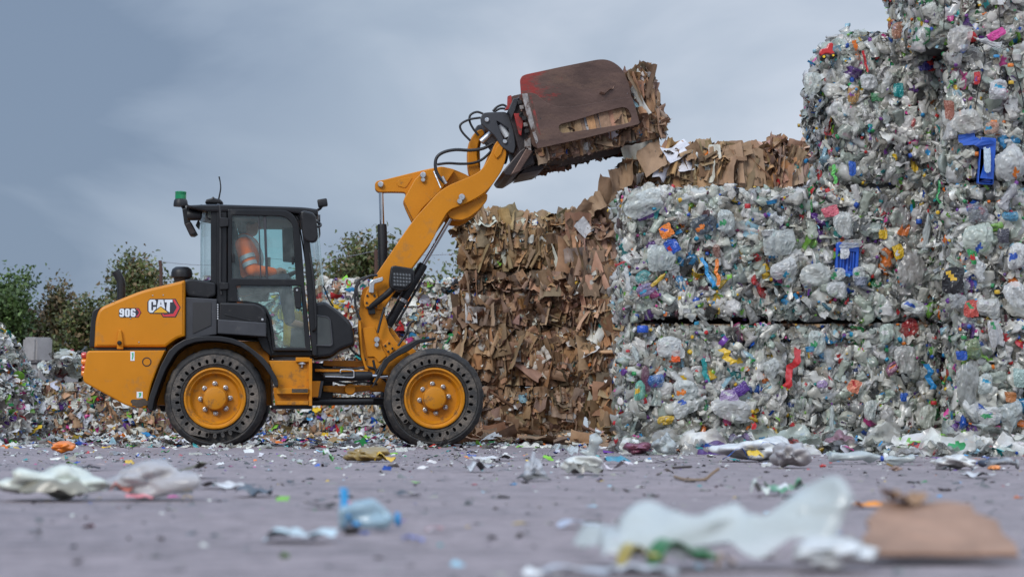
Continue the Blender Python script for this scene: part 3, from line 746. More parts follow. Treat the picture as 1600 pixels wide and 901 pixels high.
# lift cylinders
for v in (.64, 1.16):
    a_, b_ = L3(606, 508, v), L3(713, 325, v)
    lc = part('lift_cylinder', tube_mesh([a_, a_.lerp(b_, .50), a_.lerp(b_, .52)], [.05, .05, .044], 18), M['black'])
    part('cylinder_rod', tube_mesh([a_.lerp(b_, .5), b_], .023, 14), M['chrome'], lc)
    part('cylinder_clamp', tube_mesh([a_.lerp(b_, .2), a_.lerp(b_, .225)], .058, 14), M['zinc'], lc)
    off = Vector((.055, -.02, -.045))
    part('steel_line', tube_mesh([a_.lerp(b_, .05) + off, a_.lerp(b_, .3) + off, a_.lerp(b_, .47) + off], .012, 8), M['black'], lc)
for pts in ([(648, 500), (640, 506), (634, 522), (622, 540)], [(601, 480), (595, 500), (590, 520)], [(562, 440), (555, 455), (556, 480), (563, 500)], [(572, 433), (562, 437), (557, 448), (560, 470)], [(590, 430), (578, 431), (566, 438)],
            [(583, 562), (588, 580), (600, 592), (608, 600)], [(578, 600), (588, 582), (600, 566), (625, 545), (650, 532)]):
    part('hose', tube_mesh([L3(x, y, .44) for x, y in pts], .013, 8, 4), M['hose'])
part('mudguard_lip', plate_mesh([LP([(599, 562), (612, 552), (632, 541), (650, 531), (680, 527), (681, 530.5), (655, 536), (640, 547), (622, 556), (608, 566), (585, 602), (581, 605)], .3)], .24, .46, .006), M['black'])
# lamp on the boom
for v in (.30, 1.42):
    wl = pplate('boom_work_light', [(611, 416), (617, 414.5), (645, 419), (647.5, 424), (646, 440), (636, 452), (625, 454.5), (610, 450), (608, 440)], v, v + .22, M['black'], r=.02, bevel=.014, vref=.30)
    if v < 1:
        g = [fillet(LP([(612, 423), (643, 426), (643, 441), (634, 449), (613, 447)], v), .01)]
        for i in range(6):
            for j in range(4):
                x0 = 614.5 + i * 4.7 + j * .1; y0 = 425.6 + j * 5.4 + i * .35
                if i > 4 and j > 2: continue
                g.append(LP([(x0, y0), (x0 + 3.3, y0 + .25), (x0 + 3.3, y0 + 3.9), (x0, y0 + 3.7)], v))
        part('lamp_grille', plate_mesh(g, v - .022, v - .012, .001), M['black'], wl)
        part('lamp_lens', plate_mesh([LP([(613, 424.5), (642, 427), (642, 440), (633, 447.5), (614, 446)], v)], v - .008, v - .001, .001), M['lamp_glass'], wl)
        part('lamp_arm', tube_mesh([L3(577, 481, .46), L3(590, 471, .42), L3(606, 458, .38), L3(616, 447, .36)], [.026, .032, .034, .028], 12, 3), M['black'], wl)
        pplate('lamp_foot', [(574, 473), (584, 472), (587, 490), (576, 491)], .45, .515, M['black'], wl, r=.008, bevel=.006)

# ---- quick coupler and bale clamp
qc_px = [(751, 183), (755, 176.5), (762, 175.5), (790, 174.5), (798, 182), (803, 205), (806, 229), (803, 239), (800, 239.5), (783, 229), (774, 213), (752, 193)]
hol = ([(776, 189), (783, 193), (795, 201), (796, 208), (793, 217), (788, 219), (783, 208)], .01)
qc = pplate('quick_coupler', qc_px, .47, .53, M['grey_panel'], r=.03, bevel=.008, holes=[hol])
part('coupler_plate', plate_mesh([fillet(LP(qc_px, .47), .03), fillet(LP(hol[0], .47), .01)], 1.30, 1.36, .008), M['grey_panel'], qc)
part('coupler_body', plate_mesh([fillet(LP([(757, 180), (792, 178), (803, 205), (803, 232), (790, 226), (764, 200)], .47), .02)], .60, 1.24, .01), M['rust_dark'], qc)
for cx, cy in ((760.7, 187.8), (789, 221.5)):
    o = part('coupler_pin', lathe_mesh([(.024, .0), (.024, -.016), (.018, -.022), (.0001, -.022)], 18, 'y'), M['zinc'], qc); p = L(cx, cy, .47); o.location = (p[0], .47, p[1])
part('lock_ram', tube_mesh([L3(752, 222, .62), L3(770, 206, .62)], [.035, .03], 12), M['zinc'], qc)
part('coupler_rod', tube_mesh([L3(782, 195, .56), L3(793, 214, .56)], [.04, .035], 10), M['white_letter'], qc)
cl = pplate('bale_clamp', [(793, 173), (806, 160), (812, 146), (817, 148), (841, 236), (838, 248), (826, 252), (812, 240), (803, 205)], .42, 1.42, M['rust_dark'], r=.02, bevel=.012, vref=.42)
pplate('carriage_beam', [(785, 268), (812, 236), (823, 228), (832, 231), (836, 256), (820, 262), (800, 274.5), (790, 274)], .35, 1.48, M['rust_dark'], cl, r=.015, bevel=.012)
pplate('carriage_strut', [(798, 273), (822, 232), (833, 236), (812, 268)], .28, .36, M['rust'], cl, r=.008, bevel=.008)
pplate('red_gusset', [(803, 177), (817, 177), (818, 186), (814.5, 212), (811, 209)], .36, .41, M['red'], cl, r=.005, bevel=.004)
pplate('red_ear', [(793.5, 150), (799, 148.5), (800, 160), (795, 171), (788.5, 172), (793, 164)], .40, .46, M['red'], cl, r=.006, bevel=.005)
pplate('steel_block', [(794, 172), (802, 154), (811, 153), (805, 172), (799, 187)], .38, .44, M['grey_panel'], cl, r=.004, bevel=.006)
pplate('slide_rail', [(811, 148), (820, 145.5), (842, 234), (834, 229), (828, 222), (823, 200)], .30, .37, M['rust'], cl, r=.004, bevel=.006, label='slide rail with worn dark red paint')
for i, (cx, cy) in enumerate(((812, 160), (815, 168), (819, 185), (821, 195), (823, 205))):
    pplate('shim_plate', [(cx - 3, cy - 3), (cx + 3, cy - 4), (cx + 4, cy + 2), (cx - 2, cy + 3)], .27, .31, M['scraped'] if i % 2 else M['dark'], cl, bevel=.003)
for cx, cy in ((814.8, 180), (824.5, 206.5)):
    o = part('roller', lathe_mesh([(.028, .0), (.028, -.02), (.016, -.022), (.015, -.01), (.0001, -.01)], 18, 'y'), M['black'], cl); p = L(cx, cy, .33); o.location = (p[0], .33, p[1])
pplate('bracket_block', [(820, 218), (829, 215), (831, 240), (822, 241), (826, 232), (820, 230)], .29, .36, M['scraped'], cl, r=.003, bevel=.003)
pplate('lower_pusher', [(820, 262), (846, 255), (850, 262), (843, 266), (812, 272)], .5, 1.3, M['rust_dark'], cl, bevel=.01)
# clamp plates
CPV = .13
up_px = [(813, 124), (816, 118), (822, 115.5), (880, 103), (934, 92.3), (946, 91.8), (957, 95), (967, 101.5), (975, 110), (983, 127), (987.5, 151.5), (992, 175), (900, 200), (830, 190)]
upr = [.02, .03, .03, .1, .06, .08, .08, .08, .08, .1, .1, 0, 0, 0]
lo_px = [(815, 146), (830, 144.5), (838, 147), (846, 154.5), (856, 161.5), (868, 166.3), (889, 167.5), (910, 164), (987.5, 151), (993.5, 170), (1000, 193.6), (920, 215), (839.5, 232.3)]
lor = [.01, .03, .03, .05, .05, .06, .1, .1, .02, .06, .02, .3, .01]
slot = [(873, 198), (876, 194), (900, 188), (935, 177), (972, 167.5), (981, 169.5), (987.5, 183), (984.5, 191), (975, 194), (920, 202.5), (879, 208), (874.5, 205)]
cpl = pplate('clamp_plate', lo_px, CPV, CPV + .03, M['rust'], cl, r=lor, holes=[(slot, .03)], bevel=.003)
# the tall rear leaf sits just behind it; leave the slot clear
up_cut = up_px[:11] + [(988.5, 156), (910, 171), (889, 174), (866, 173), (850, 168), (838, 160), (828, 152), (815, 151)]
M['rust_red'] = simple('rusty_steel_with_red_paint', (.105, .062, .050), .40, metal=.35, var=.28, scale=4, bump=.2, bscale=40, dirt=(.165, .10, .07), dirt_lo=.50, dirt_hi=.78, fine=16, stretch=True, red_from=(L(815, 130, CPV)[0], L(925, 130, CPV)[0]))
pplate('clamp_upper_leaf', up_cut, CPV + .034, CPV + .055, M['rust_red'], cl, r=upr[:11] + [0] * 8, bevel=.003, vref=CPV)
pplate('red_paint_streak', [(827, 150), (830, 149), (838, 180), (845, 211), (842, 209), (834, 180)], CPV - .0016, CPV - .0003, M['red_worn'], cl, r=.004, bevel=.0005)
pplate('scraped_edge', [(815, 147), (824, 146), (829, 170), (834, 190), (841, 221), (838, 225), (826, 190)], CPV - .006, CPV - .0025, M['scraped'], cl, r=.004, bevel=.0015)
o = part('plate_hole', lathe_mesh([(.007, .0), (.007, -.002), (.0001, -.002)], 10, 'y'), M['dark'], cl); p = L(844.7, 185, CPV); o.location = (p[0], CPV - .0002, p[1])
part('clamp_plate', plate_mesh([fillet(LP(lo_px, CPV), lor), fillet(LP(slot, CPV), .03)], 1.50, 1.53, .003), M['rust'], cl)
part('clamp_upper_leaf', plate_mesh([fillet(LP(up_cut, CPV), .01)], 1.47, 1.499, .003), M['rust'], cl)
# hoses at the coupler
for pts, v in (([(755, 178), (745, 175), (735, 180), (734, 190), (740, 202), (748, 212)], .75), ([(751, 184), (733, 187), (719.5, 195), (722, 206), (735, 220)], .72), ([(770, 174), (777, 167), (786, 164), (793, 168)], .6), ([(772, 175), (781, 170), (790, 170)], .8)):
    part('hose', tube_mesh([L3(x, y, v) for x, y in pts], .012, 8, 5), M['hose'])
part('hose', tube_mesh([L3(x, y, .62) for x, y in [(696, 287), (686, 276), (680.5, 263), (682, 247), (693, 238), (712, 234), (735, 235), (755, 232), (770, 224)]], .017, 10, 5), M['hose'])
part('hose', tube_mesh([L3(x, y, .80) for x, y in [(683, 257), (700, 255), (720, 256), (738, 255), (752, 250), (764, 240), (772, 230)]], .014, 10, 5), M['hose'])
part('hose_end', tube_mesh([L3(697, 287, .6), L3(691, 276, .6)], .017, 8), M['zinc'])
part('hose_clip', tube_mesh([L3(678, 268, .7), L3(689, 294, .6)], .01, 8), M['zinc'])

# ---- the driver
def capsule(bm, a, b, ra, rb, n=10):
    a, b = Vector(a), Vector(b)
    d = (b - a); l = max(d.length, 1e-6); d.normalize()
    up = Vector((0, 0, 1)) if abs(d.z) < .9 else Vector((1, 0, 0))
    x = d.cross(up).normalized(); y = d.cross(x)
    rings = []
    st = [(-1 * ra * math.cos(t), ra * math.sin(t)) for t in np.linspace(.05, math.pi / 2, 5)] + [(l + rb * math.sin(t), rb * math.cos(t)) for t in np.linspace(0, math.pi / 2 - .05, 5)]
    for h, r in st:
        rings.append([bm.verts.new(a + d * h + (x * math.cos(2 * math.pi * k / n) + y * math.sin(2 * math.pi * k / n)) * r) for k in range(n)])
    for p, q in zip(rings, rings[1:]):
        for k in range(n): bm.faces.new((p[k], p[(k + 1) % n], q[(k + 1) % n], q[k]))
    bm.faces.new(rings[0][::-1]); bm.faces.new(rings[-1])
def ell(bm, c, r, rot=None):
    m = Matrix.Translation(c) @ (rot or Matrix()) @ Matrix.Diagonal((*r, 1))
    bmesh.ops.create_uvsphere(bm, u_segments=16, v_segments=10, radius=1, matrix=m)
def fused(bm, vox):
    me = bpy.data.meshes.new('m'); bm.normal_update(); bmesh.ops.recalc_face_normals(bm, faces=bm.faces); bm.to_mesh(me); bm.free()
    ob = bpy.data.objects.new('t', me); COL.objects.link(ob)
    md = ob.modifiers.new('r', 'REMESH'); md.mode = 'VOXEL'; md.voxel_size = vox; md.use_smooth_shade = True
    sm = ob.modifiers.new('s', 'SMOOTH'); sm.iterations = 2; sm.factor = .4
    dg = bpy.context.evaluated_depsgraph_get()
    out = bpy.data.meshes.new_from_object(ob.evaluated_get(dg))
    bpy.data.objects.remove(ob)
    return out
# local frame: x forward, y away from the camera, z up; origin at the hips
hip = L3(377, 446, .72)
S_ = lambda x, y, z: (x, y, z)
bm = bmesh.new()
ell(bm, (0, 0, 0), (.14, .18, .11)); capsule(bm, (0, 0, .05), (.02, 0, .35), .13, .155); capsule(bm, (.03, -.10, .40), (.03, .10, .40), .075, .075)
capsule(bm, (.03, 0, .42), (.055, 0, .53), .056, .052)
ell(bm, (.075, 0, .615), (.095, .075, .115)); ell(bm, (.105, 0, .565), (.062, .052, .06))     # skull, jaw
capsule(bm, (.165, 0, .62), (.188, 0, .595), .011, .016)                                       # nose
capsule(bm, (.158, -.018, .553), (.158, .018, .553), .008, .008)                               # lips
for s in (-1, 1):
    ell(bm, (.155, s * .032, .637), (.014, .02, .01)); ell(bm, (.07, s * .078, .61), (.024, .012, .034))
    sh, el, wr = (.02, s * .19, .40), (.12, s * .24, .14), (.345, s * .13, .13)
    capsule(bm, sh, el, .058, .046); capsule(bm, el, wr, .045, .03)
    capsule(bm, wr, (.40, s * .125, .145), .032, .036)                                         # palm
    for i, ln in enumerate((.030, .036, .034, .026)):
        yy = s * (.100 + .018 * i)
        capsule(bm, (.415, yy, .15), (.415 + ln, yy, .158), .010, .009, 8); capsule(bm, (.415 + ln, yy, .158), (.425 + ln, yy, .128), .009, .008, 8)
    capsule(bm, (.385, s * .095, .145), (.415, s * .078, .165), .012, .009, 8)                 # thumb
    hipj, kn_, an = (.02, s * .10, -.01), (.44, s * .14, .04), (.50, s * .13, -.38)
    capsule(bm, hipj, kn_, .09, .065); capsule(bm, kn_, an, .062, .042); capsule(bm, an, (.62, s * .13, -.41), .042, .036)
body = fused(bm, .011)
person = link_obj('person', body, M['skin'])
person.location = LO + U * hip.x + V * hip.y + Vector((0, 0, hip.z)); person.rotation_euler = (0, 0, LA)
tag(person, 'person driving the loader in an orange hi-vis jacket, facing forward inside the cab', 'person', 'people')
bm = bmesh.new()
ell(bm, (0, 0, .0), (.165, .205, .12)); capsule(bm, (0, 0, .05), (.02, 0, .35), .16, .185); capsule(bm, (.03, -.11, .40), (.03, .11, .40), .098, .098)
capsule(bm, (.035, -.03, .46), (.035, .03, .46), .085, .085)
for s in (-1, 1):
    sh, el, wr = (.02, s * .19, .40), (.12, s * .24, .14), (.325, s * .135, .13)
    capsule(bm, sh, el, .082, .068); capsule(bm, el, wr, .066, .05)
jk = link_obj('jacket', fused(bm, .014), M['hivis'], person)
bm = bmesh.new()
for s in (-1, 1):
    hipj, kn_, an = (.02, s * .10, -.01), (.44, s * .14, .04), (.50, s * .13, -.36)
    capsule(bm, hipj, kn_, .105, .08); capsule(bm, kn_, an, .076, .06)
link_obj('trousers', fused(bm, .014), M['trousers'], person)
bm = bmesh.new()
ell(bm, (.06, 0, .645), (.102, .083, .103)); ell(bm, (.02, 0, .59), (.065, .077, .09))
link_obj('hair', fused(bm, .012), M['hair'], person)
band = []
for s in (-1, 1):
    for cpt, ax_, rr in (((.07, s * .215, .27), (.35, .17, -.92), .082), ((.095, s * .228, .20), (.35, .17, -.92), .078)):
        ax_ = Vector((ax_[0], ax_[1] * s, ax_[2])).normalized(); c0 = Vector(cpt)
        band.append(tube_mesh([c0 - ax_ * .022, c0 + ax_ * .022], rr, 18))
    band.append(tube_mesh([(.17, s * .10, .12), (.205, s * .10, .30), (.135, s * .11, .44), (.03, s * .115, .50), (-.08, s * .11, .44), (-.14, s * .10, .34)], .022, 6, 4))
link_obj('reflective_tape', join_meshes(band), M['reflective'], jk)
# ------------------------------------------------------------------ waste pieces (numpy)
def grid_faces(nu, nv, wrap=False):
    f = []
    m = nv if wrap else nv - 1
    for i in range(nu - 1):
        for j in range(m):
            f.append((i * nv + j, i * nv + (j + 1) % nv, (i + 1) * nv + (j + 1) % nv, (i + 1) * nv + j))
    return np.array(f, dtype=np.int32)

def folds(P, k, amp, fmin=.7, fmax=2.6, r=rng, bias=(1, 1, 1)):
    """creases: sum of triangle waves in random directions"""
    out = np.zeros(len(P))
    for _ in range(k):
        d = r.normal(size=3) * bias; d /= np.linalg.norm(d)
        fr = r.uniform(fmin, fmax)
        t = (P @ d) * fr + r.uniform()
        out += np.abs((t % 1) - .5) * r.uniform(.4, 1) / fr
    return (out - out.mean()) * amp * 2

def label_mask(c, cx, cy, w, h):
    """faces of a torn printed patch"""
    x, y = (c[:, 0] - cx) / w, (c[:, 1] - cy) / h
    a = np.arctan2(y, x)
    return ((np.abs(x) ** 3 + np.abs(y) ** 3) < 1 + .75 * np.sin(2 * a + rng.uniform(0, 6)) + .5 * np.sin(5 * a + rng.uniform(0, 6))).astype(np.int32)

def p_sheet(n=8, ragged=.14, amp=.30, k=7, round_=.6, fmax=2.6):
    u = np.linspace(-1, 1, n)
    X, Y = np.meshgrid(u, u, indexing='ij')
    x, y = X.ravel(), Y.ravel()
    rx = x * np.sqrt(1 - round_ * y * y / 2); ry = y * np.sqrt(1 - round_ * x * x / 2)
    P = np.stack([rx, ry, np.zeros_like(rx)], 1) * .5
    ang = np.arctan2(ry, rx); rad = np.hypot(rx, ry)
    wob = 1 + ragged * rad * (np.sin(ang * 2 + rng.uniform(0, 6.3)) * .5 + np.sin(ang * 3 + rng.uniform(0, 6.3)) * .4 + np.sin(ang * 5 + rng.uniform(0, 6.3)) * .3)
    P *= wob[:, None]
    P[:, :2] += rng.normal(size=(len(P), 2)) * .12 / n
    P[:, 2] = folds(P, k, amp, .8, fmax, bias=(2.2, .7, 1)) - .35 * rad ** 2 * rng.uniform(-.2, 1) * .5
    f = grid_faces(n, n); s = None
    if n > 7 and rng.uniform() < .4:            # a printed label on part of the piece
        cx, cy = rng.uniform(-.25, .25, 2); w, h = rng.uniform(.10, .26, 2)
        c = P[f].mean(1); s = label_mask(c, cx, cy, w, h)
    return P, f, s

def p_card(nu=9, nv=7, amp=.075):
    """cardboard: flat panels with a few parallel sharp folds, slightly bent"""
    u = np.linspace(-.5, .5, nu); v = np.linspace(-.5, .5, nv)
    X, Y = np.meshgrid(u, v, indexing='ij')
    P = np.stack([X.ravel(), Y.ravel(), np.zeros(nu * nv)], 1)
    fold = np.cumsum(rng.normal(size=nv) * amp * .45); fold -= fold.mean()
    bend = np.cumsum(rng.normal(size=nu) * amp); bend -= bend.mean()
    P[:, 2] = np.tile(fold, nu) + np.repeat(bend, nv)
    P[:, 0] += rng.normal(size=len(P)) * .013; P[:, 1] += rng.normal(size=len(P)) * .013
    P[:, 2] += rng.normal(size=len(P)) * .006 + folds(P, 4, .17, .6, 2.4, bias=(1.6, .8, 1))
    # torn edge
    e = (np.abs(P[:, 0]) > .42); P[e, 1] += rng.normal(size=e.sum()) * .035
    return P, grid_faces(nu, nv), None

def p_tube(prof, n=10, squash=.5, amp=.12, accent=None, bend=0.0, k=4):
    P = []
    for r, h in prof:
        a = np.linspace(0, 2 * np.pi, n + 1)[:-1]
        P.append(np.stack([r * np.cos(a), np.full(n, h), r * np.sin(a)], 1))
    P = np.concatenate(P)
    body = np.ones(len(P), bool)
    if accent is not None: body[accent[0] * n: (accent[1] + 1) * n] = False
    d = folds(P * 2.2, k, amp)
    nrm = P * [1, 0, 1]; nrm /= (np.linalg.norm(nrm, axis=1)[:, None] + 1e-6)
    P = P + nrm * (d * body)[:, None] * np.minimum(1, np.hypot(P[:, 0], P[:, 2]) * 5)[:, None]
    P[body] *= [1, 1, squash]
    P[:, 2] += bend * P[:, 1] ** 2
    f = grid_faces(len(prof), n, True)
    s = np.zeros(len(f), np.int32)
    if accent is not None: s[accent[0] * n: accent[1] * n] = 1
    return P, f, s

def p_bottle():
    w = rng.uniform(.14, .2)
    prof = [(.001, -.5), (w * .8, -.5), (w, -.46), (w * rng.uniform(.8, 1), -.3), (w * .9, -.1), (w, .05), (w * .95, .18), (w * .6, .3), (.055, .36), (.055, .40), (.07, .40), (.07, .475), (.06, .48), (.001, .48)]
    return p_tube(prof, 10, rng.uniform(.35, .9), .22, (10, 13), rng.uniform(-.3, .3))

def p_jug():
    w = rng.uniform(.24, .33)
    prof = [(.001, -.5), (w * .9, -.5), (w, -.4), (w, -.2), (w * .95, 0), (w, .15), (w * .6, .3), (.09, .4), (.09, .5), (.001, .5)]
    return p_tube(prof, 10, rng.uniform(.4, .8), .3, (7, 9), rng.uniform(-.3, .3), 5)

def p_bag():
    """squashed bag or bottle side: a pleated dome"""
    n = 15
    u = np.linspace(-1, 1, n)
    X, Y = np.meshgrid(u, u, indexing='ij')
    x, y = X.ravel(), Y.ravel()
    sq = rng.uniform(.3, .85)
    rx = x * np.sqrt(1 - sq * y * y / 2); ry = y * np.sqrt(1 - sq * x * x / 2)
    rad = np.hypot(rx, ry)
    ang = np.arctan2(ry, rx)
    wob = 1 + .10 * (np.sin(ang * 2 + rng.uniform(0, 6)) + .6 * np.sin(ang * 3 + rng.uniform(0, 6)))
    P = np.stack([rx * wob, ry * wob, np.zeros_like(rx)], 1) * .5
    P[:, 2] = .34 * np.sqrt(np.clip(1.02 - np.clip(rad, 0, 1) ** 2.4, 0, 1)) * rng.uniform(.5, 1) - .12
    P[:, 2] += folds(P, 4, .10, .8, 2.0) + folds(P, 7, .20, 1.6, 4.2, bias=(2.4, .6, 1)) + folds(P, 3, .14, 2.5, 5)
    P[:, :2] += rng.normal(size=(len(P), 2)) * .010
    f = grid_faces(n, n); s = None
    if rng.uniform() < .38:
        c = P[f].mean(1); cx, cy = rng.uniform(-.3, .3, 2); w, h = rng.uniform(.08, .24, 2)
        s = label_mask(c, cx, cy, w, h)
    return P, f, s

def p_closed():
    """a loose crumpled bag with some air in it, closed all round"""
    n = 18
    prof = [(.5 * math.sin(t) ** .7 + .001, -.5 * math.cos(t)) for t in np.linspace(0.02, math.pi - .02, n)]
    P, f, s = p_tube(prof, 20, 1, .0)
    nr = P / (np.linalg.norm(P, axis=1)[:, None] + 1e-6)
    P = P + nr * (folds(P, 4, .22, .8, 1.8) + folds(P, 8, .34, 1.8, 4.5, bias=(2.2, .7, 1.6)))[:, None]
    P *= [1, rng.uniform(.8, 1.2), rng.uniform(.6, .9)]
    return P, f, None

def p_tub():
    prof = [(.001, -.2), (.33, -.2), (.36, -.16), (.44, .18), (.5, .2), (.49, .22), (.42, .17), (.32, -.14), (.001, -.15)]
    return p_tube(prof, 12, rng.uniform(.7, 1), .12)

def p_cap():
    prof = [(.001, -.3), (.47, -.3), (.5, -.25), (.5, .22), (.42, .3), (.001, .3)]
    return p_tube(prof, 9, 1, .0)

def p_strip():
    n = 9
    t = np.linspace(-.5, .5, n)
    c = np.stack([np.cumsum(rng.normal(size=n)) * .05, t, np.cumsum(rng.normal(size=n)) * .07], 1)
    w = rng.uniform(.06, .12)
    d = np.array([1, 0, 0.0]); P = np.concatenate([np.stack([c[i] - d * w, c[i] + rng.normal(size=3) * .02, c[i] + d * w]) for i in range(n)])
    return P, grid_faces(n, 3), None

def p_bit():
    return p_sheet(4, .2, .4, 3, .4)

PROTO = {
    'plastic_film': [p_sheet(12, .14, .34, 9, .6, 4.0) for _ in range(14)],
    'plastic_sheet': [p_sheet(9, .10, .22, 6, .3, 3.2) for _ in range(10)],
    'plastic_bottle': [p_bottle() for _ in range(9)],
    'plastic_jug': [p_jug() for _ in range(5)],
    'plastic_bag': [p_bag() for _ in range(16)],
    'plastic_tub': [p_tub() for _ in range(4)],
    'closed_bag': [p_closed() for _ in range(9)],
    'bottle_cap': [p_cap()],
    'plastic_strip': [p_strip() for _ in range(6)],
    'cardboard_sheet': [p_card() for _ in range(12)],
    'cardboard_roll': [p_card(11, 5, .10) for _ in range(12)],
    'paper_sheet': [p_sheet(6, .2, .3, 4, .25) for _ in range(8)],
    'scrap': [p_bit() for _ in range(10)],
}
MATIDX = {'plastic_film': 1, 'plastic_bottle': 1, 'plastic_bag': 1, 'plastic_jug': 1, 'cardboard_sheet': 2, 'cardboard_roll': 2, 'paper_sheet': 2}
PART_MATS = {0: 'plastic_o', 1: 'film_o', 2: 'card_o'}

def raw_mesh(P, Fq, smooth=False):
    me = bpy.data.meshes.new('m')
    me.vertices.add(len(P)); me.vertices.foreach_set('co', np.ascontiguousarray(P, dtype=np.float32).ravel())
    me.loops.add(Fq.size); me.loops.foreach_set('vertex_index', np.ascontiguousarray(Fq, dtype=np.int32).ravel())
    me.polygons.add(len(Fq)); me.polygons.foreach_set('loop_start', np.arange(0, Fq.size, 4, dtype=np.int32))
    me.update(calc_edges=True)
    return me

# proto meshes for the pieces that are parts of their own (shared mesh data, colour on the object)
PMESH = {}
def proto_mesh(kind, i):
    if (kind, i) not in PMESH:
        P, f, s = PROTO[kind][i]
        me = raw_mesh(P, f)
        me.materials.append(W[PART_MATS[MATIDX.get(kind, 0)]])
        if s is not None:
            me.materials.append(W['accent'])
            me.polygons.foreach_set('material_index', s)
        PMESH[(kind, i)] = me
    return PMESH[(kind, i)]

def rot_frames(Nn, tilt, r, align=None):
    """frames whose z axis is the normal tilted by up to `tilt` (rad std); align: 0..1 keeps the y axis vertical"""
    n = Nn + r.normal(size=Nn.shape) * np.tan(tilt)
    n /= np.linalg.norm(n, axis=1)[:, None]
    ref = r.normal(size=n.shape)
    if align is not None:
        up = np.tile(np.array([0, 0, 1.0]), (len(n), 1)) + r.normal(size=n.shape) * .25
        k = r.uniform(size=len(n)) < align
        ref[k] = up[k]
    x = np.cross(ref, n); x /= (np.linalg.norm(x, axis=1)[:, None] + 1e-9)
    y = np.cross(n, x)
    return np.stack([x, y, n], 2)          # columns

def grey(n, r, lo=.28, hi=.80):
    g = r.uniform(lo, hi, n) ** 1.0
    t = np.stack([g * r.uniform(.97, 1.03, n), g * r.uniform(.975, 1.01, n), g * r.uniform(.86, .98, n)], 1)
    return t
HUES = np.array([(.01, .08, .42), (.03, .28, .58), (.52, .02, .025), (.02, .26, .07), (.72, .46, .02), (.80, .19, .015), (.14, .04, .28), (.01, .27, .27), (.62, .06, .28), (.22, .52, .05), (.015, .015, .02), (.10, .03, .04), (.35, .60, .72)])
def hues(n, r):
    c = HUES[r.integers(0, len(HUES), n)]
    return np.clip(c * r.uniform(.7, 1.15, (n, 1)), 0, .9)
def brown(n, r, lo=.5, hi=1.28):
    b = np.array([.43, .272, .163])
    k = r.uniform(lo, hi, (n, 1))
    return np.clip(b * k * (1 + r.normal(size=(n, 3)) * .05 + r.normal(size=(n, 1)) * np.array([-.04, .02, .12])), .02, .8)

def pick(n, r, opts):
    """opts: list of (weight, fn)"""
    w = np.array([o[0] for o in opts]); w = w / w.sum()
    idx = r.choice(len(opts), n, p=w)
    c = np.zeros((n, 3))
    for i, (_, fn) in enumerate(opts):
        k = idx == i
        if k.any(): c[k] = fn(int(k.sum()), r)
    return c
whites = lambda n, r: grey(n, r, .66, .88)
greys = lambda n, r: grey(n, r)
darks = lambda n, r: grey(n, r, .04, .14)
dull = lambda n, r: grey(n, r, .2, .42) * np.array([1.0, .93, .82])
pale = lambda n, r: np.clip(grey(n, r, .42, .68) * np.array([.88, 1.0, .95]), 0, 1)

COLORS = {
    'plastic_film': [(.36, greys), (.12, pale), (.25, whites), (.15, dull), (.09, darks), (.03, hues)],
    'plastic_sheet': [(.30, greys), (.26, whites), (.14, pale), (.08, dull), (.05, darks), (.17, hues)],
    'plastic_bottle': [(.5, greys), (.22, pale), (.16, whites), (.12, hues)],
    'plastic_jug': [(.7, whites), (.2, pale), (.10, hues)],
    'plastic_bag': [(.38, greys), (.25, whites), (.12, pale), (.08, dull), (.08, darks), (.09, hues)],
    'plastic_tub': [(.4, whites), (.25, greys), (.2, darks), (.15, hues)],
    'bottle_cap': [(.85, hues), (.15, whites)],
    'plastic_strip': [(.45, greys), (.2, darks), (.35, hues)],
    'cardboard_sheet': [(.90, brown), (.05, whites), (.05, lambda n, r: brown(n, r, .3, .55))],
    'cardboard_roll': [(.92, brown), (.04, whites), (.04, lambda n, r: brown(n, r, .3, .55))],
    'paper_sheet': [(.72, whites), (.12, greys), (.16, hues)],
    'scrap': [(.26, greys), (.30, whites), (.34, hues), (.10, darks)],
}
PAPERCOL = dict(COLORS)
PAPERCOL['paper_sheet'] = [(.62, lambda n, r: grey(n, r, .5, .85)), (.12, lambda n, r: np.clip(grey(n, r, .5, .75) * np.array([.9, .93, 1.1]), 0, 1)), (.26, hues)]
PAPERCOL['cardboard_sheet'] = [(1, brown)]
PAPERCOL['scrap'] = [(.5, whites), (.5, hues)]
# kind -> list of (share, piece kind, size lo, size hi, aspect lo, hi, tilt, align)
MIX = {
    'plastic': [(.32, 'plastic_film', .08, .25, .35, 1.0, .30, .6), (.13, 'plastic_sheet', .04, .14, .4, 1.3, .40, .4), (.09, 'plastic_bottle', .14, .30, .9, 1.1, .35, None),
                (.03, 'plastic_jug', .16, .28, .9, 1.1, .4, None), (.17, 'plastic_bag', .05, .18, .5, 1.2, .28, .5), (.03, 'plastic_tub', .08, .15, .8, 1.2, .7, None),
                (.06, 'bottle_cap', .022, .042, 1, 1, .7, None), (.09, 'plastic_strip', .08, .24, .6, 1.1, .5, .4), (.19, 'scrap', .022, .07, .5, 1.6, .7, None)],
    'card': [(.34, 'cardboard_sheet', .12, .46, .34, .9, .16, .8), (.22, 'cardboard_roll', .12, .42, .2, .55, .28, .9), (.06, 'plastic_sheet', .05, .13, .4, 1.2, .4, .4), (.17, 'paper_sheet', .04, .17, .4, 1.2, .3, .4), (.11, 'plastic_film', .05, .20, .4, 1.1, .35, .4),
             (.13, 'scrap', .025, .08, .4, 1.8, .6, None), (.03, 'plastic_strip', .1, .22, .6, 1, .6, .5)],
    'paper': [(.52, 'paper_sheet', .05, .18, .5, 1.5, .33, .4), (.14, 'cardboard_sheet', .06, .2, .5, 1.2, .3, .6), (.10, 'plastic_film', .05, .18, .6, 1.4, .35, None), (.20, 'scrap', .03, .09, .4, 1.8, .7, None)],
}
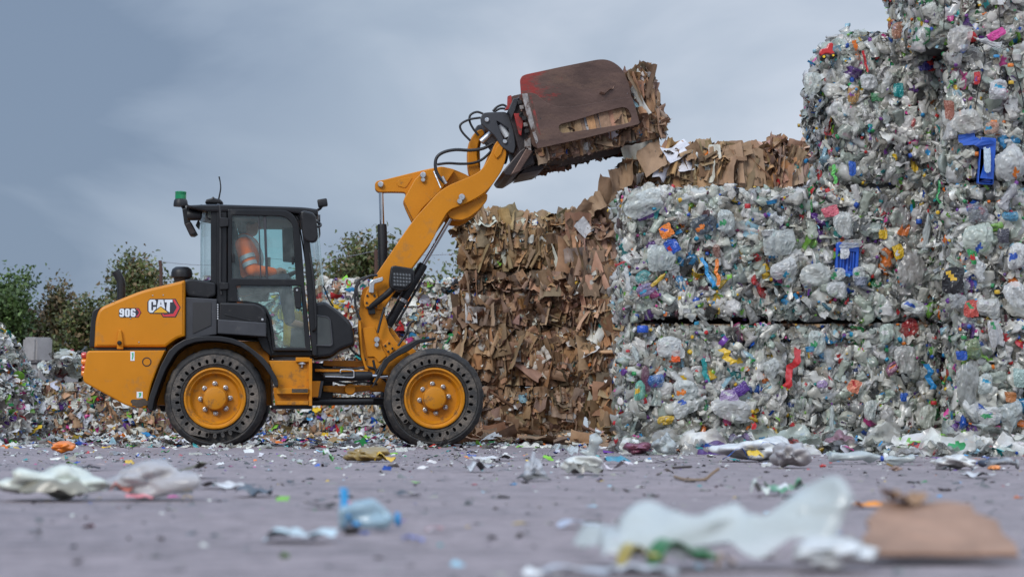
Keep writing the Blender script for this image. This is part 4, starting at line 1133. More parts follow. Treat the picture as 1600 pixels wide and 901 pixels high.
CORE = {'plastic': simple('bale_core_plastic', (.06, .06, .06), .8, var=.5, scale=8), 'card': simple('bale_core_card', (.06, .038, .024), .9, var=.4, scale=8), 'paper': simple('bale_core_paper', (.22, .19, .17), .9, var=.5, scale=8)}  # plastic and card cores coloured dark to deepen shade in gaps between pieces
STUFF_MATS = [W['plastic_a'], W['film_a'], W['card_a']]

def gen_instances(mix, n, PN, r, colors, zlim=None):
    """returns a list of per-kind batches"""
    P, Nn = PN
    w = np.array([m[0] for m in mix], float); w /= w.sum()
    kinds = r.choice(len(mix), n, p=w)
    out = []
    for i, m in enumerate(mix):
        k = np.where(kinds == i)[0]
        if len(k) == 0: continue
        _, kind, lo, hi, a0, a1, tilt, al = m
        s = lo + (hi - lo) * r.beta(1.3, 2.6, len(k))
        asp = r.uniform(a0, a1, len(k))
        S = np.stack([s * asp, s, s * r.uniform(.7, 1.1, len(k)) * (asp * .5 + .5)], 1)
        Rm = rot_frames(Nn[k], tilt, r, al)
        T = P[k]
        if zlim:                                # keep the seams between stacked bales open
            T = T.copy(); T[:, 2] = np.clip(T[:, 2], zlim[0] + zlim[3] * s, zlim[1] - zlim[2] * s)
        c = pick(len(k), r, colors[kind])
        acc = hues(len(k), r)
        var = r.integers(0, len(PROTO[kind]), len(k))
        out.append(dict(kind=kind, S=S, R=Rm, T=T, c=c, acc=acc, var=var, size=s * np.sqrt(asp)))
    return out

def bake(batches, lowpoly=False):
    """merge batches into one mesh with a colour per face"""
    Vs, Fs, Cs, Ms = [], [], [], []
    off = 0
    for b in batches:
        for v in range(len(PROTO[b['kind']])):
            k = np.where(b['var'] == v)[0]
            if len(k) == 0: continue
            P, f, sl = PROTO[b['kind']][v]
            A = b['R'][k] * b['S'][k][:, None, :]
            X = np.einsum('kij,vj->kvi', A, P) + b['T'][k][:, None, :]
            nv = len(P)
            Vs.append(X.reshape(-1, 3))
            Fs.append((f[None] + (off + np.arange(len(k)) * nv)[:, None, None]).reshape(-1, 4))
            off += nv * len(k)
            c = np.repeat(b['c'][k][:, None, :], len(f), 1)
            mi = np.full((len(k), len(f)), MATIDX.get(b['kind'], 0), np.int32)
            if sl is not None:
                q = sl == 1
                c[:, q] = b['acc'][k][:, None, :]; mi[:, q] = 0
            Cs.append(c.reshape(-1, 3)); Ms.append(mi.ravel())
    Vv = np.concatenate(Vs); Ff = np.concatenate(Fs); Cc = np.concatenate(Cs); Mm = np.concatenate(Ms)
    me = raw_mesh(Vv, Ff)
    for m in STUFF_MATS: me.materials.append(m)
    me.polygons.foreach_set('material_index', Mm)
    at_ = me.attributes.new('col', 'FLOAT_COLOR', 'FACE')
    at_.data.foreach_set('color', np.concatenate([Cc, np.ones((len(Cc), 1))], 1).astype(np.float32).ravel())
    return me

def rounded_box_points(n, dim, faces, r, rad=.075, bulge=.05, jitter=.07, seed=0.0):
    """points on the faces named in `faces` (x- x+ y- y+ z- z+), with normals; y- is the side towards the camera"""
    h = np.array(dim) / 2
    areas = {'x-': h[1] * h[2], 'x+': h[1] * h[2], 'y-': h[0] * h[2], 'y+': h[0] * h[2], 'z-': h[0] * h[1], 'z+': h[0] * h[1]}
    w = np.array([areas[f] * k for f, k in faces]); w /= w.sum()
    idx = r.choice(len(faces), n, p=w)
    P = r.uniform(-1, 1, (n, 3)) * h
    for i, (f, _) in enumerate(faces):
        k = idx == i; ax = 'xyz'.index(f[0]); P[k, ax] = h[ax] * (1 if f[1] == '+' else -1)
    rad = min(rad, h.min() * .6)
    q = np.clip(P, -h + rad, h - rad)
    d = P - q
    ln = np.linalg.norm(d, axis=1)[:, None] + 1e-9
    Nn = d / ln
    P = q + Nn * rad
    lf = np.sin(P[:, 0] * 5.1 + seed) * np.sin(P[:, 1] * 4.3 + seed * 1.7) + np.sin(P[:, 2] * 6.3 + seed * 2.3 + P[:, 0] * 3)
    P = P + Nn * (lf * bulge * .5 - r.uniform(0, 1, n) ** 1.5 * jitter)[:, None]
    return P, Nn

def core_mesh(dim, inset=.07, seed=0.0, ztop=.006):
    bm = bmesh.new()
    bmesh.ops.create_cube(bm, size=1)
    bmesh.ops.subdivide_edges(bm, edges=list(bm.edges), cuts=6, use_grid_fill=True)
    h = Vector(dim) / 2
    for v in bm.verts:
        hz = h.z - .006
        p = Vector((v.co.x * 2 * (h.x - inset), v.co.y * 2 * (h.y - inset), v.co.z * 2 * hz))
        rad = .05
        lim = (h.x - inset, h.y - inset, hz)
        q = Vector([max(-(lim[i] - rad), min(lim[i] - rad, p[i])) for i in range(3)])
        d = p - q
        p = q + (d.normalized() * rad if d.length > 1e-6 else d)
        nz = mnoise.noise(p * 4 + Vector((seed, seed, seed)))
        v.co = Vector((p.x * (1 + .04 * nz), p.y * (1 + .04 * nz), min(p.z, h.z - ztop)))
    return bm_to(bm, 0)

ALLF = [('y-', 1.0), ('x-', 1.0), ('x+', .6), ('z+', .8), ('y+', .15), ('z-', .1)]
bale_no = [0]
def bale(kind, label, loc, dim, group, n, n_parts, faces=None, rz=0.0, wires=0, rot=None, cat='bale', name=None, mixes=None, bulge=.05, jitter=.09, wire_m='wire', rad=.075, top=False):
    bale_no[0] += 1
    r = np.random.default_rng(100 + bale_no[0])
    nm = name or {'plastic': 'plastic_bale', 'card': 'cardboard_bale', 'paper': 'paper_bale'}[kind]
    e = empty(nm, loc, rz)
    if rot is not None: e.rotation_euler = rot
    tag(e, label, cat, group)
    dz = dim[2] / 2
    c = link_obj('bale_core', core_mesh(dim, max(.075, rad * .6), bale_no[0] * 3.7, max(.10, rad * .6) if top else .006), CORE[kind], e, (0, 0, dz))
    fc = faces or ALLF
    PN = rounded_box_points(n, dim, fc, r, rad=rad, bulge=bulge, jitter=jitter, seed=bale_no[0] * 1.3)
    PN[0][:, 2] += dz
    bt = gen_instances(mixes or MIX[kind], n, PN, r, PAPERCOL if kind == 'paper' else COLORS, zlim=(0, dim[2], .12 if top else .44 if kind == 'card' else .36, .44 if kind == 'card' else .34))
    if kind == 'card':                          # each load of board has its own age and colour
        tone = r.uniform(.84, 1.14) * np.array([1.0, r.uniform(.96, 1.02), r.uniform(.88, 1.08)])
        for b in bt:
            if b['kind'].startswith('card'): b['c'] = np.clip(b['c'] * tone, .02, .8)
    # the largest pieces on the side one sees become parts of their own
    cand = []
    for bi, b in enumerate(bt):
        if b['kind'] == 'scrap': continue
        fy = b['R'][:, 1, 2] < -.2 if rot is None else b['R'][:, 1, 2] < 0
        front = b['T'][:, 1] < -dim[1] / 2 + .10
        boost = 2.2 if b['kind'] in ('bottle_cap',) else 1.0
        for j in np.where(front)[0]:
            cand.append((b['size'][j] * boost, bi, j))
    cand.sort(key=lambda t: -t[0])
    chosen = cand[:n_parts]
    drop = {}
    for _, bi, j in chosen:
        drop.setdefault(bi, []).append(j)
        b = bt[bi]
        A = np.eye(4); A[:3, :3] = b['R'][j] * b['S'][j][None, :]; A[:3, 3] = b['T'][j]
        o = link_obj(b['kind'], proto_mesh(b['kind'], int(b['var'][j])), None, e)
        o.matrix_local = Matrix(A.tolist())
        o.color = (*[float(x) for x in b['c'][j]], 1)
    for bi, js in drop.items():
        b = bt[bi]; keep = np.ones(len(b['T']), bool); keep[js] = False
        for q in ('S', 'R', 'T', 'c', 'acc', 'var', 'size'): b[q] = b[q][keep]
    s = link_obj('compressed_waste', bake([b for b in bt if len(b['T'])]), None, e)
    tag(s, kind='stuff')
    h = Vector(dim) / 2
    for i in range(wires):
        x = -h.x + dim[0] * (i + .5) / wires + float(r.uniform(-.05, .05))
        o = .035
        pts = []
        for (yy, zz) in [(-h.y - o, -h.z + .1), (-h.y - o, 0), (-h.y - o, h.z - .1), (-h.y + .08, h.z + o), (0, h.z + o), (h.y - .08, h.z + o), (h.y + o, h.z - .1), (h.y + o, 0), (h.y + o, -h.z + .1)]:
            pts.append((x + float(r.normal()) * .035, yy + float(r.uniform(-.02, .01)), zz + dz))
        link_obj('binding_wire', tube_mesh(pts, .0042, 5, 3), M[wire_m], e)
    return e

def bale_px(kind, x0, x1, z0, h, Y, depth, label, group, n, npart, **kw):
    """front face spans photo columns x0..x1 at distance Y; rests at height z0"""
    w = (x1 - x0) * Y / F
    cx = ((x0 + x1) / 2 - 800) * Y / F
    return bale(kind, label, (cx, Y + depth / 2, z0), (w, depth, h), group, n, npart, **kw)

def add_piece(e, kind, px, py, Yf, sx, sy, color, label=None, name=None, roll=0.0, sz=None, var=0, out=.03, tx=0.0, ty=0.0):
    """a notable piece set in a bale's front face: px,py = place, sx, sy = size in photo pixels"""
    p = at(px, py, Yf - out)
    k = Yf / F
    m = e.matrix_basis if not e.parent else e.matrix_world
    bm_ = Matrix.LocRotScale(e.location, e.rotation_euler, None)
    loc = bm_.inverted() @ p
    o = link_obj(name or kind, proto_mesh(kind, var % len(PROTO[kind])), None, e)
    o.color = (*color, 1)
    # piece x -> image x, piece y -> image up, piece z -> towards camera
    base = Matrix(((1, 0, 0), (0, 0, -1), (0, 1, 0))).to_4x4()
    o.matrix_local = Matrix.Translation(loc) @ base @ Matrix.Rotation(tx, 4, 'X') @ Matrix.Rotation(ty, 4, 'Y') @ Matrix.Rotation(roll, 4, 'Z') @ Matrix.Diagonal((sx * k, sy * k, (sz or min(sx, sy)) * k * .8, 1))
    if label: o['label'] = label
    return o

GP = 'plastic bales in the right-hand wall'; GC = 'cardboard bales stacked in the middle'; GM = 'mixed paper bales behind the loader'
FR = [('y-', 1.25), ('x-', .8), ('x+', .3), ('z+', .75), ('y+', .08), ('z-', .05)]
NP = 3700
YA = 16.0
A0 = bale_px('plastic', 980, 1226, 0, 1.02, YA, 1.15, 'clear plastic bale on the ground at the left corner of the plastic wall', GP, NP, 90, faces=FR)
A1 = bale_px('plastic', 976, 1228, 1.06, 1.07, YA + .02, 1.15, 'plastic bale with a bright orange scrap and a red bottle, left end of second row', GP, NP, 90, faces=FR)
B0 = bale_px('plastic', 1229, 1474, 0, 1.01, YA + .04, 1.15, 'plastic bale on the ground left of the dark upright gap', GP, NP, 90, faces=FR)
B1 = bale_px('plastic', 1231, 1482, 1.06, 1.06, YA, 1.15, 'plastic bale holding the blue crate in the second row', GP, NP, 90, faces=FR)
B2 = bale_px('plastic', 1296, 1492, 2.07, 1.36, YA - .05, 1.15, 'overhanging plastic bale with the red toy tractor, left edge of the third row', GP, NP, 90, faces=FR, bulge=.08, rad=.24, top=True)
YC = 15.3
C0 = bale_px('plastic', 1502, 1772, 0, 1.03, YC, 1.15, 'plastic bale on the ground right of the dark upright gap', GP, NP, 80, faces=FR)
C1 = bale_px('plastic', 1494, 1765, 1.04, 1.05, YC + .03, 1.15, 'plastic bale with milky jugs above the dark gap, right edge of the second row', GP, NP, 80, faces=FR)
C2 = bale_px('plastic', 1493, 1763, 2.10, 1.06, YC + .05, 1.15, 'wire-tied plastic bale holding the blue canister, right edge of the third row', GP, NP, 80, faces=FR, wires=4)
C3 = bale_px('plastic', 1438, 1710, 3.17, 1.08, YC + .12, 1.15, 'topmost plastic bale, cut off by the top of the picture', GP, NP, 60, faces=FR, wires=3, bulge=.06, top=True)

CF = [('y-', 1.35), ('x-', .9), ('x+', .5), ('z+', .9), ('y+', .1), ('z-', .1)]
NC = 1900
YS = 24.0
for i, (h, lb) in enumerate(((.67, 'cardboard bale on the ground right of the front wheel'), (.72, 'cardboard bale, second from the ground in the four-high brown stack'),
                              (.66, 'cardboard bale, third from the ground in the four-high brown stack'), (.69, 'cardboard bale topping the four-high brown stack under the raised arms'))):
    z = sum((.67, .72, .66, .69)[:i]) + .012 * i
    bale_px('card', 723 + (2, -1, 3, 0)[i], 907 + (0, 3, -2, -6)[i], z, h - .012, YS, 1.1, lb, GC, NC, 80, faces=CF, bulge=.09, rad=.12, top=(i == 3))
YT = 20.5
hs = (.76, .77, .77)
for i, lb in enumerate(('cardboard bale on the ground against the left end of the plastic wall', 'cardboard bale at mid height tucked against the left end of the plastic wall', 'ragged cardboard bale, third up, left of the plastic wall and below its top')):
    bale_px('card', (938, 918, 893)[i], (1128, 1108, 1086)[i], sum(hs[:i]) + .008 * i, hs[i], YT, 1.1, lb, GC, NC, 70, faces=CF, bulge=.07, jitter=.1, top=(i == 2))
for j, (x0, x1) in enumerate(((1088, 1278), (1281, 1470))):
    for i in range(3):
        bale_px('card', x0 + (44, 24, 4)[i] * (1 - j), x1, sum(hs[:i]) + .008 * i, hs[i], YT + .1, 1.1, 'cardboard bale hidden behind the plastic wall', GC, 250, 0, faces=CF)
S2T = bale_px('card', 992, 1202, 2.33, .72, YT - .02, 1.1, 'wide cardboard bale with white sheets lying on top, seen above the plastic wall', GC, 2600, 90, faces=CF, bulge=.08, top=True)
bale_px('card', 1212, 1400, 2.33, .82, YT + .05, 1.1, 'cardboard bale peeping out left of the overhanging plastic bale', GC, NC, 60, faces=CF, bulge=.09, top=True)

PF = [('y-', 1.3), ('x-', .7), ('x+', .4), ('z+', .9), ('y+', .05), ('z-', .05)]
YP = 26.0
rows = ('on the ground', 'in the middle row', 'in the top row')
cols = ((310, 452, 'behind the cab'), (455, 598, 'between cab and raised arms'), (601, 740, 'beside the brown stack'))
for j, (x0, x1, w) in enumerate(cols):
    for i in range(3):
        bale_px('paper', x0 + (i % 2) * 3, x1 + (i % 2) * 2, i * .715, .70, YP + .04 * j, 1.1, f'paper bale {rows[i]} of the back wall, {w}', GM, 2300, 40, faces=PF)
for j, (x0, x1, w) in enumerate(((24, 163, 'below the concrete blocks'), (166, 306, 'behind the rear wheel'))):
    bale_px('paper', x0, x1, 0, .78, YP + .05 * j, 1.1, f'low dirty mixed-waste bale on the ground {w}', GM, 2300, 50, faces=PF,
            mixes=[(.32, 'paper_sheet', .05, .16, .5, 1.5, .35, .4), (.24, 'cardboard_sheet', .06, .22, .5, 1.2, .35, .6), (.13, 'plastic_film', .05, .16, .6, 1.4, .5, None), (.29, 'scrap', .03, .09, .4, 1.8, .7, None), (.02, 'plastic_bag', .08, .16, .7, 1.4, .5, None)])

# the bale in the clamp
ang = R(13.4)
cen = L3(931, 165, .24)
hd = (1.32, 1.18, .76)
hc = Vector((cen.x, .28 + hd[1] / 2, cen.z - .065))
rotm = Matrix.Rotation(LA, 3, 'Z') @ Matrix.Rotation(-ang, 3, 'Y')
hw = LO + U * hc.x + V * hc.y + Vector((0, 0, hc.z))
base = hw + rotm @ Vector((0, 0, -hd[2] / 2))
held = bale('card', 'cardboard bale held high in the loader clamp', base, hd, GC, 2300, 80, faces=[('y-', 1), ('x-', .6), ('x+', 1.3), ('z+', .6), ('y+', .3), ('z-', 1.5)], rot=rotm.to_euler(), bulge=.02, jitter=.07)

# flat flaps pressed against the plate, seen through its slot
rs = np.random.default_rng(77)
for i in range(15):
    t = (i + .5) / 15
    px, py = 878 + 106 * t, 203 - 24 * t
    pw = LO + U * L(px, py, .175)[0] + V * (.172 + .012 * (i % 3)) + Vector((0, 0, L(px, py, .175)[1]))
    o = link_obj('cardboard_flap', proto_mesh('cardboard_sheet', i % 12), None, held)
    wx = float(rs.uniform(.025, .04)) if i in (5, 8, 11) else float(rs.uniform(.06, .11))
    Mw = Matrix.Translation(pw) @ Matrix.Rotation(LA, 4, 'Z') @ Matrix.Rotation(-ang, 4, 'Y') @ Matrix.Rotation(math.pi / 2, 4, 'X') @ Matrix.Diagonal((wx, float(rs.uniform(.2, .28)), .03, 1))
    o.matrix_local = Matrix.LocRotScale(held.location, held.rotation_euler, None).inverted() @ Mw
    o.color = (.66, .66, .68, 1) if i in (5, 8, 11) else (*[float(x) for x in brown(1, rs, .85, 1.2)[0]], 1)

# ---- notable pieces one can point out in the plastic wall
bl = (.012, .085, .46)
def crate(e, px, py, Yf, w, h, color, roll=0.0, name='plastic_crate'):
    p = at(px, py, Yf - .015); k = Yf / F
    W_, H_ = w * k, h * k
    rects = [[(-W_ / 2, -H_ / 2), (W_ / 2, -H_ / 2), (W_ / 2, H_ / 2), (-W_ / 2, H_ / 2)]]
    hol = [[(-W_ * .38, -H_ * .36), (-W_ * .04, -H_ * .36), (-W_ * .04, H_ * .22), (-W_ * .38, H_ * .22)], [(W_ * .06, -H_ * .36), (W_ * .36, -H_ * .36), (W_ * .36, H_ * .22), (W_ * .06, H_ * .22)]]
    fr = plate_mesh([fillet(rects[0], W_ * .12)] + hol, -.03, .03, .008)
    bk = box_mesh(-W_ * .45, W_ * .45, -.005, .03, -H_ * .45, H_ * .45, .005)
    rib = [box_mesh(W_ * x - .006, W_ * x + .006, -.02, .0, -H_ * .36, H_ * .22, .002) for x in (-.27, -.15, .16, .27)]
    o = link_obj(name, join_meshes([fr, bk] + rib), simple(name + '_blue', color, .35, var=.15, coat=.2), e)
    bmx = Matrix.LocRotScale(e.location, e.rotation_euler, None)
    o.matrix_local = bmx.inverted() @ Matrix.Translation(p) @ Matrix.Rotation(roll, 4, 'Y')
    return o
crate(B1, 1323, 405, YA, 36, 52, bl, .06)
for q_ in (('plastic_film', 1308, 428, 26, 20, (.6, .62, .6), .4), ('plastic_bag', 1342, 428, 20, 24, (.62, .64, .62), 0), ('plastic_film', 1330, 381, 34, 14, (.5, .52, .5), .1), ('plastic_strip', 1318, 424, 26, 26, (.02, .2, .55), 1.0)):
    add_piece(B1, q_[0], q_[1], q_[2], YA, q_[3], q_[4], q_[5], roll=q_[6], out=.08, var=int(q_[1]))
add_piece(B1, 'plastic_sheet', 1320, 396, YA, 14, 16, (.7, .72, .75), 'torn white label on the blue crate', 'label_scrap', out=.09, var=1)
crate(C2, 1541, 252, YC, 25, 74, bl, .08, 'blue_canister')
add_piece(C2, 'plastic_sheet', 1543, 250, YC, 11, 40, (.55, .68, .8), 'pale label on the blue canister', 'label_scrap', out=.09, var=2)
add_piece(C2, 'plastic_strip', 1536, 214, YC, 130, 30, bl, None, 'blue_strap', .3, out=.07)
# red toy tractor
def toy(e, px, py, Yf):
    p = at(px, py, Yf - .06); k = Yf / F
    red_ = simple('toy_red', (.5, .02, .02), .3, coat=.3)
    yel = simple('toy_yellow', (.75, .5, .02), .3, coat=.3)
    blk = M['black']
    pts = [(-14, -3), (-12, 4), (-2, 6), (0, 13), (6, 15), (9, 12), (7, 3), (11, -2), (8, -8), (2, -3), (-5, -3), (-9, -8)]
    o = link_obj('toy_tractor', plate_mesh([fillet([(x * k, z * k) for x, z in pts], .012)], -.035, .035, .01), red_, e)
    bmx = Matrix.LocRotScale(e.location, e.rotation_euler, None)
    o.matrix_local = bmx.inverted() @ Matrix.Translation(p)
    for x, z, r_ in ((-7.5, -9, 4.2), (7, -7, 3.6)):
        w = link_obj('toy_wheel', lathe_mesh([(r_ * k, .03), (r_ * k, -.055), (r_ * .7 * k, -.06), (.0001, -.05)], 16, 'y'), blk, o); w.location = (x * k, 0, z * k)
        h = link_obj('wheel_hub', lathe_mesh([(r_ * .62 * k, -.05), (r_ * .5 * k, -.066), (.0001, -.066)], 12, 'y'), yel, o); h.location = (x * k, 0, z * k)
toy(B2, 1293, 82, YA)
YE, OR, RE, GR, PU, TE, WH, CY, BK, PK = (.72, .46, .02), (.85, .22, .015), (.55, .02, .025), (.02, .28, .07), (.10, .03, .26), (.01, .27, .27), (.72, .74, .74), (.03, .30, .62), (.012, .012, .015), (.65, .05, .3)
CL_ = (.58, .64, .63)
def lot(e, Yf, items):
    for it in items:
        kind, px, py, sx, sy, c = it[:6]
        add_piece(e, kind, px, py, Yf, sx, sy, c, roll=it[6] if len(it) > 6 else 0.0, var=int(px * 7 + py), out=.07)
lot(A1, YA, [('plastic_sheet', 1041, 361, 22, 20, OR, .5), ('plastic_bag', 1100, 350, 44, 28, (.05, .07, .10), .5), ('plastic_bag', 1033, 402, 40, 44, CL_), ('plastic_film', 1006, 318, 60, 40, (.6, .64, .62), .4),
              ('plastic_bag', 1135, 345, 30, 34, CL_), ('plastic_bottle', 980, 432, 24, 44, WH, .1), ('plastic_bottle', 970, 411, 14, 20, RE, -1.2), ('plastic_bottle', 1030, 436, 18, 34, YE, -.8),
              ('plastic_bag', 1217, 378, 46, 44, (.6, .65, .64)), ('plastic_bag', 1225, 420, 40, 30, WH, .3), ('plastic_bag', 1010, 452, 34, 18, (.28, .22, .4), .4), ('bottle_cap', 1168, 322, 10, 12, RE), ('plastic_tub', 1206, 316, 20, 14, CY, .2),
              ('plastic_tub', 1074, 486, 16, 16, WH), ('plastic_strip', 1106, 425, 30, 50, CY, .3), ('plastic_strip', 1122, 425, 30, 40, OR), ('plastic_bag', 1120, 392, 12, 22, (.25, .09, .06)), ('plastic_jug', 1213, 340, 30, 26, WH, 1.2),
              ('plastic_tub', 1199, 365, 22, 20, WH), ('plastic_bag', 1005, 432, 24, 20, (.05, .30, .30), .4), ('plastic_sheet', 1050, 385, 22, 22, bl, .5)])
lot(A0, YA, [('bottle_cap', 1004, 514, 18, 18, (.01, .09, .55)), ('plastic_bag', 1048, 543, 44, 32, WH), ('plastic_bag', 1072, 610, 42, 32, (.62, .66, .65)), ('plastic_bag', 1070, 635, 38, 30, WH, .4), ('plastic_bag', 1009, 592, 15, 38, (.16, .04, .09)),
              ('plastic_bag', 1024, 595, 26, 22, (.05, .16, .45)), ('plastic_bag', 1144, 640, 62, 36, (.6, .6, .6), -.1), ('plastic_strip', 1137, 556, 60, 28, YE, .3), ('plastic_sheet', 1158, 608, 24, 18, PU, .6), ('plastic_sheet', 1140, 618, 30, 18, (.4, .3, .5)),
              ('plastic_strip', 1238, 575, 60, 64, RE, -.5), ('plastic_bag', 1206, 575, 24, 28, (.6, .63, .62), .4), ('plastic_sheet', 1056, 556, 14, 18, (.85, .12, .02)), ('bottle_cap', 981, 548, 7, 7, RE), ('plastic_bag', 1000, 610, 18, 30, (.15, .5, .38)),
              ('plastic_bag', 1040, 656, 26, 14, YE), ('plastic_strip', 1182, 664, 40, 34, RE), ('plastic_strip', 1084, 680, 60, 46, (.2, .6, .1)), ('plastic_tub', 1267, 545, 16, 18, (.2, .5, .75)), ('plastic_bottle', 992, 550, 18, 30, CL_, .3)])
lot(B1, YA, [('plastic_tub', 1345, 440, 26, 30, (.45, .5, .62)), ('plastic_bag', 1275, 430, 46, 40, (.58, .6, .57)), ('plastic_bag', 1308, 452, 32, 28, WH), ('plastic_bottle', 1448, 358, 22, 66, (.6, .65, .65), -.1), ('plastic_bottle', 1481, 412, 18, 52, (.4, .45, .5), -1.0),
              ('bottle_cap', 1436, 346, 10, 12, (.01, .09, .45)), ('plastic_sheet', 1404, 393, 16, 22, YE, .3), ('plastic_strip', 1476, 352, 30, 30, (.03, .2, .6), .8), ('plastic_bag', 1425, 420, 40, 60, (.42, .40, .38)), ('plastic_sheet', 1298, 330, 26, 16, (.7, .15, .2), .3),
              ('plastic_sheet', 1380, 366, 14, 14, YE), ('plastic_bottle', 1290, 478, 14, 20, (.03, .14, .2), .9), ('plastic_bag', 1318, 350, 30, 42, (.62, .64, .62)), ('plastic_bottle', 1268, 320, 12, 24, (.03, .25, .05)), ('plastic_bag', 1430, 480, 40, 22, WH, -.5), ('plastic_bag', 1485, 350, 34, 34, (.6, .66, .62))])
lot(B0, YA, [('plastic_bag', 1277, 535, 30, 36, (.6, .66, .63)), ('plastic_tub', 1265, 546, 16, 18, CY), ('plastic_bag', 1386, 520, 24, 30, (.55, .66, .58)), ('plastic_bag', 1395, 575, 26, 14, (.3, .06, .18), .7), ('plastic_strip', 1453, 588, 50, 40, (.02, .22, .5)),
              ('plastic_bag', 1450, 650, 26, 36, (.58, .62, .54)), ('plastic_bag', 1285, 600, 16, 14, (.4, .25, .55)), ('plastic_sheet', 1335, 603, 20, 20, (.75, .25, .15), -.4), ('plastic_bag', 1416, 560, 34, 44, (.52, .52, .5)), ('bottle_cap', 1459, 629, 10, 10, RE),
              ('plastic_sheet', 1412, 620, 10, 14, (.01, .1, .5)), ('plastic_bottle', 1300, 650, 20, 44, CL_), ('plastic_bag', 1360, 640, 20, 30, (.6, .64, .62))])
lot(B2, YA, [('plastic_sheet', 1443, 28, 24, 18, YE), ('plastic_bag', 1405, 48, 22, 30, (.5, .2, .11)), ('plastic_bag', 1334, 148, 20, 28, (.55, .30, .09)), ('plastic_bag', 1371, 152, 20, 14, (.02, .25, .07)), ('plastic_sheet', 1445, 95, 28, 30, (.06, .05, .25), .3),
              ('plastic_sheet', 1455, 102, 16, 18, RE), ('plastic_sheet', 1404, 141, 16, 22, TE), ('plastic_strip', 1352, 96, 20, 34, RE, .2), ('plastic_bag', 1358, 128, 30, 24, WH), ('plastic_bag', 1428, 195, 40, 34, (.64, .62, .58)), ('plastic_sheet', 1363, 200, 14, 14, TE),
              ('plastic_strip', 1392, 150, 40, 50, WH, .4), ('plastic_sheet', 1332, 263, 12, 22, (.01, .1, .5)), ('plastic_sheet', 1428, 250, 12, 36, YE, .1), ('plastic_strip', 1305, 272, 30, 30, (.1, .5, .08)), ('plastic_bag', 1270, 130, 26, 40, (.6, .65, .6))])
lot(C1, YC, [('plastic_bag', 1529, 372, 44, 50, (.62, .70, .62)), ('plastic_sheet', 1568, 368, 18, 24, (.06, .06, .08)), ('plastic_bag', 1528, 333, 30, 30, (.2, .21, .24)), ('plastic_bag', 1579, 338, 24, 16, (.03, .28, .5)), ('plastic_sheet', 1521, 400, 14, 24, GR, .3),
              ('plastic_sheet', 1490, 438, 36, 40, BK), ('plastic_sheet', 1518, 482, 24, 26, (.55, .08, .06)), ('plastic_bag', 1590, 400, 30, 40, WH), ('plastic_jug', 1530, 420, 28, 40, WH, .2), ('plastic_bag', 1545, 480, 34, 30, (.65, .66, .64)), ('plastic_bag', 1588, 460, 34, 44, WH, .3),
              ('plastic_bag', 1497, 470, 26, 24, (.4, .41, .42)), ('bottle_cap', 1558, 456, 9, 10, YE), ('plastic_strip', 1467, 300, 30, 36, GR, .2), ('plastic_jug', 1578, 305, 36, 50, (.5, .5, .53), -.5)])
lot(C2, YC, [('plastic_bag', 1580, 255, 44, 54, (.66, .68, .68), .4), ('bottle_cap', 1580, 129, 9, 9, YE), ('bottle_cap', 1579, 102, 10, 9, OR), ('plastic_bag', 1560, 140, 30, 30, (.7, .70, .72)), ('plastic_bag', 1510, 190, 50, 40, (.58, .56, .52), .3), ('plastic_bag', 1550, 200, 24, 20, (.5, .28, .2)),
              ('plastic_sheet', 1484, 172, 16, 30, (.30, .10, .06)), ('plastic_jug', 1545, 66, 20, 40, WH, 1.3), ('plastic_sheet', 1557, 54, 30, 14, PK, .5), ('plastic_sheet', 1527, 122, 10, 20, RE), ('plastic_bag', 1500, 60, 40, 40, (.5, .48, .46)), ('bottle_cap', 1557, 88, 10, 7, CY), ('plastic_sheet', 1553, 193, 10, 12, OR)])
lot(C0, YC, [('plastic_bag', 1512, 600, 34, 70, (.34, .35, .34)), ('plastic_sheet', 1503, 555, 18, 14, bl), ('plastic_bag', 1555, 520, 20, 44, (.66, .66, .68), .2), ('plastic_bag', 1540, 600, 24, 30, CL_), ('plastic_bag', 1548, 650, 40, 30, WH), ('plastic_bag', 1580, 645, 36, 36, (.55, .60, .60), .4),
              ('bottle_cap', 1506, 527, 9, 9, GR), ('plastic_sheet', 1596, 590, 24, 30, (.35, .48, .45)), ('plastic_sheet', 1580, 620, 18, 16, (.4, .14, .03)), ('plastic_bag', 1522, 545, 22, 36, (.24, .32, .15), .3), ('plastic_bottle', 1540, 668, 20, 56, CL_, 1.3)])
S2B = [o for o in COL.objects if o.get('label', '').startswith('ragged cardboard bale, third up')][0]
for i, (px, py, sx, sy, c, rl) in enumerate(((900, 344, 34, 30, (.30, .20, .13), .5), (915, 330, 30, 34, (.25, .16, .10), -.3), (930, 318, 34, 36, (.36, .24, .15), .2), (948, 300, 30, 46, (.33, .21, .13), -.1), (965, 285, 34, 44, (.38, .25, .16), .1),
                                          (980, 272, 30, 44, (.34, .22, .13), 0), (940, 335, 40, 34, (.22, .14, .09), .3), (968, 312, 36, 40, (.28, .18, .11), -.2), (915, 352, 40, 26, (.62, .62, .63), .4), (955, 340, 18, 26, (.66, .66, .72), -.3))):
    add_piece(S2B, 'cardboard_sheet' if i % 2 else 'cardboard_roll', px, py, YT + .1, sx * .9, sy, c, roll=rl * 2, var=i * 5, out=.03 + .04 * (i % 3), name='cardboard_flap', tx=math.sin(i * 2.3) * .5, ty=math.cos(i * 1.7) * .7)

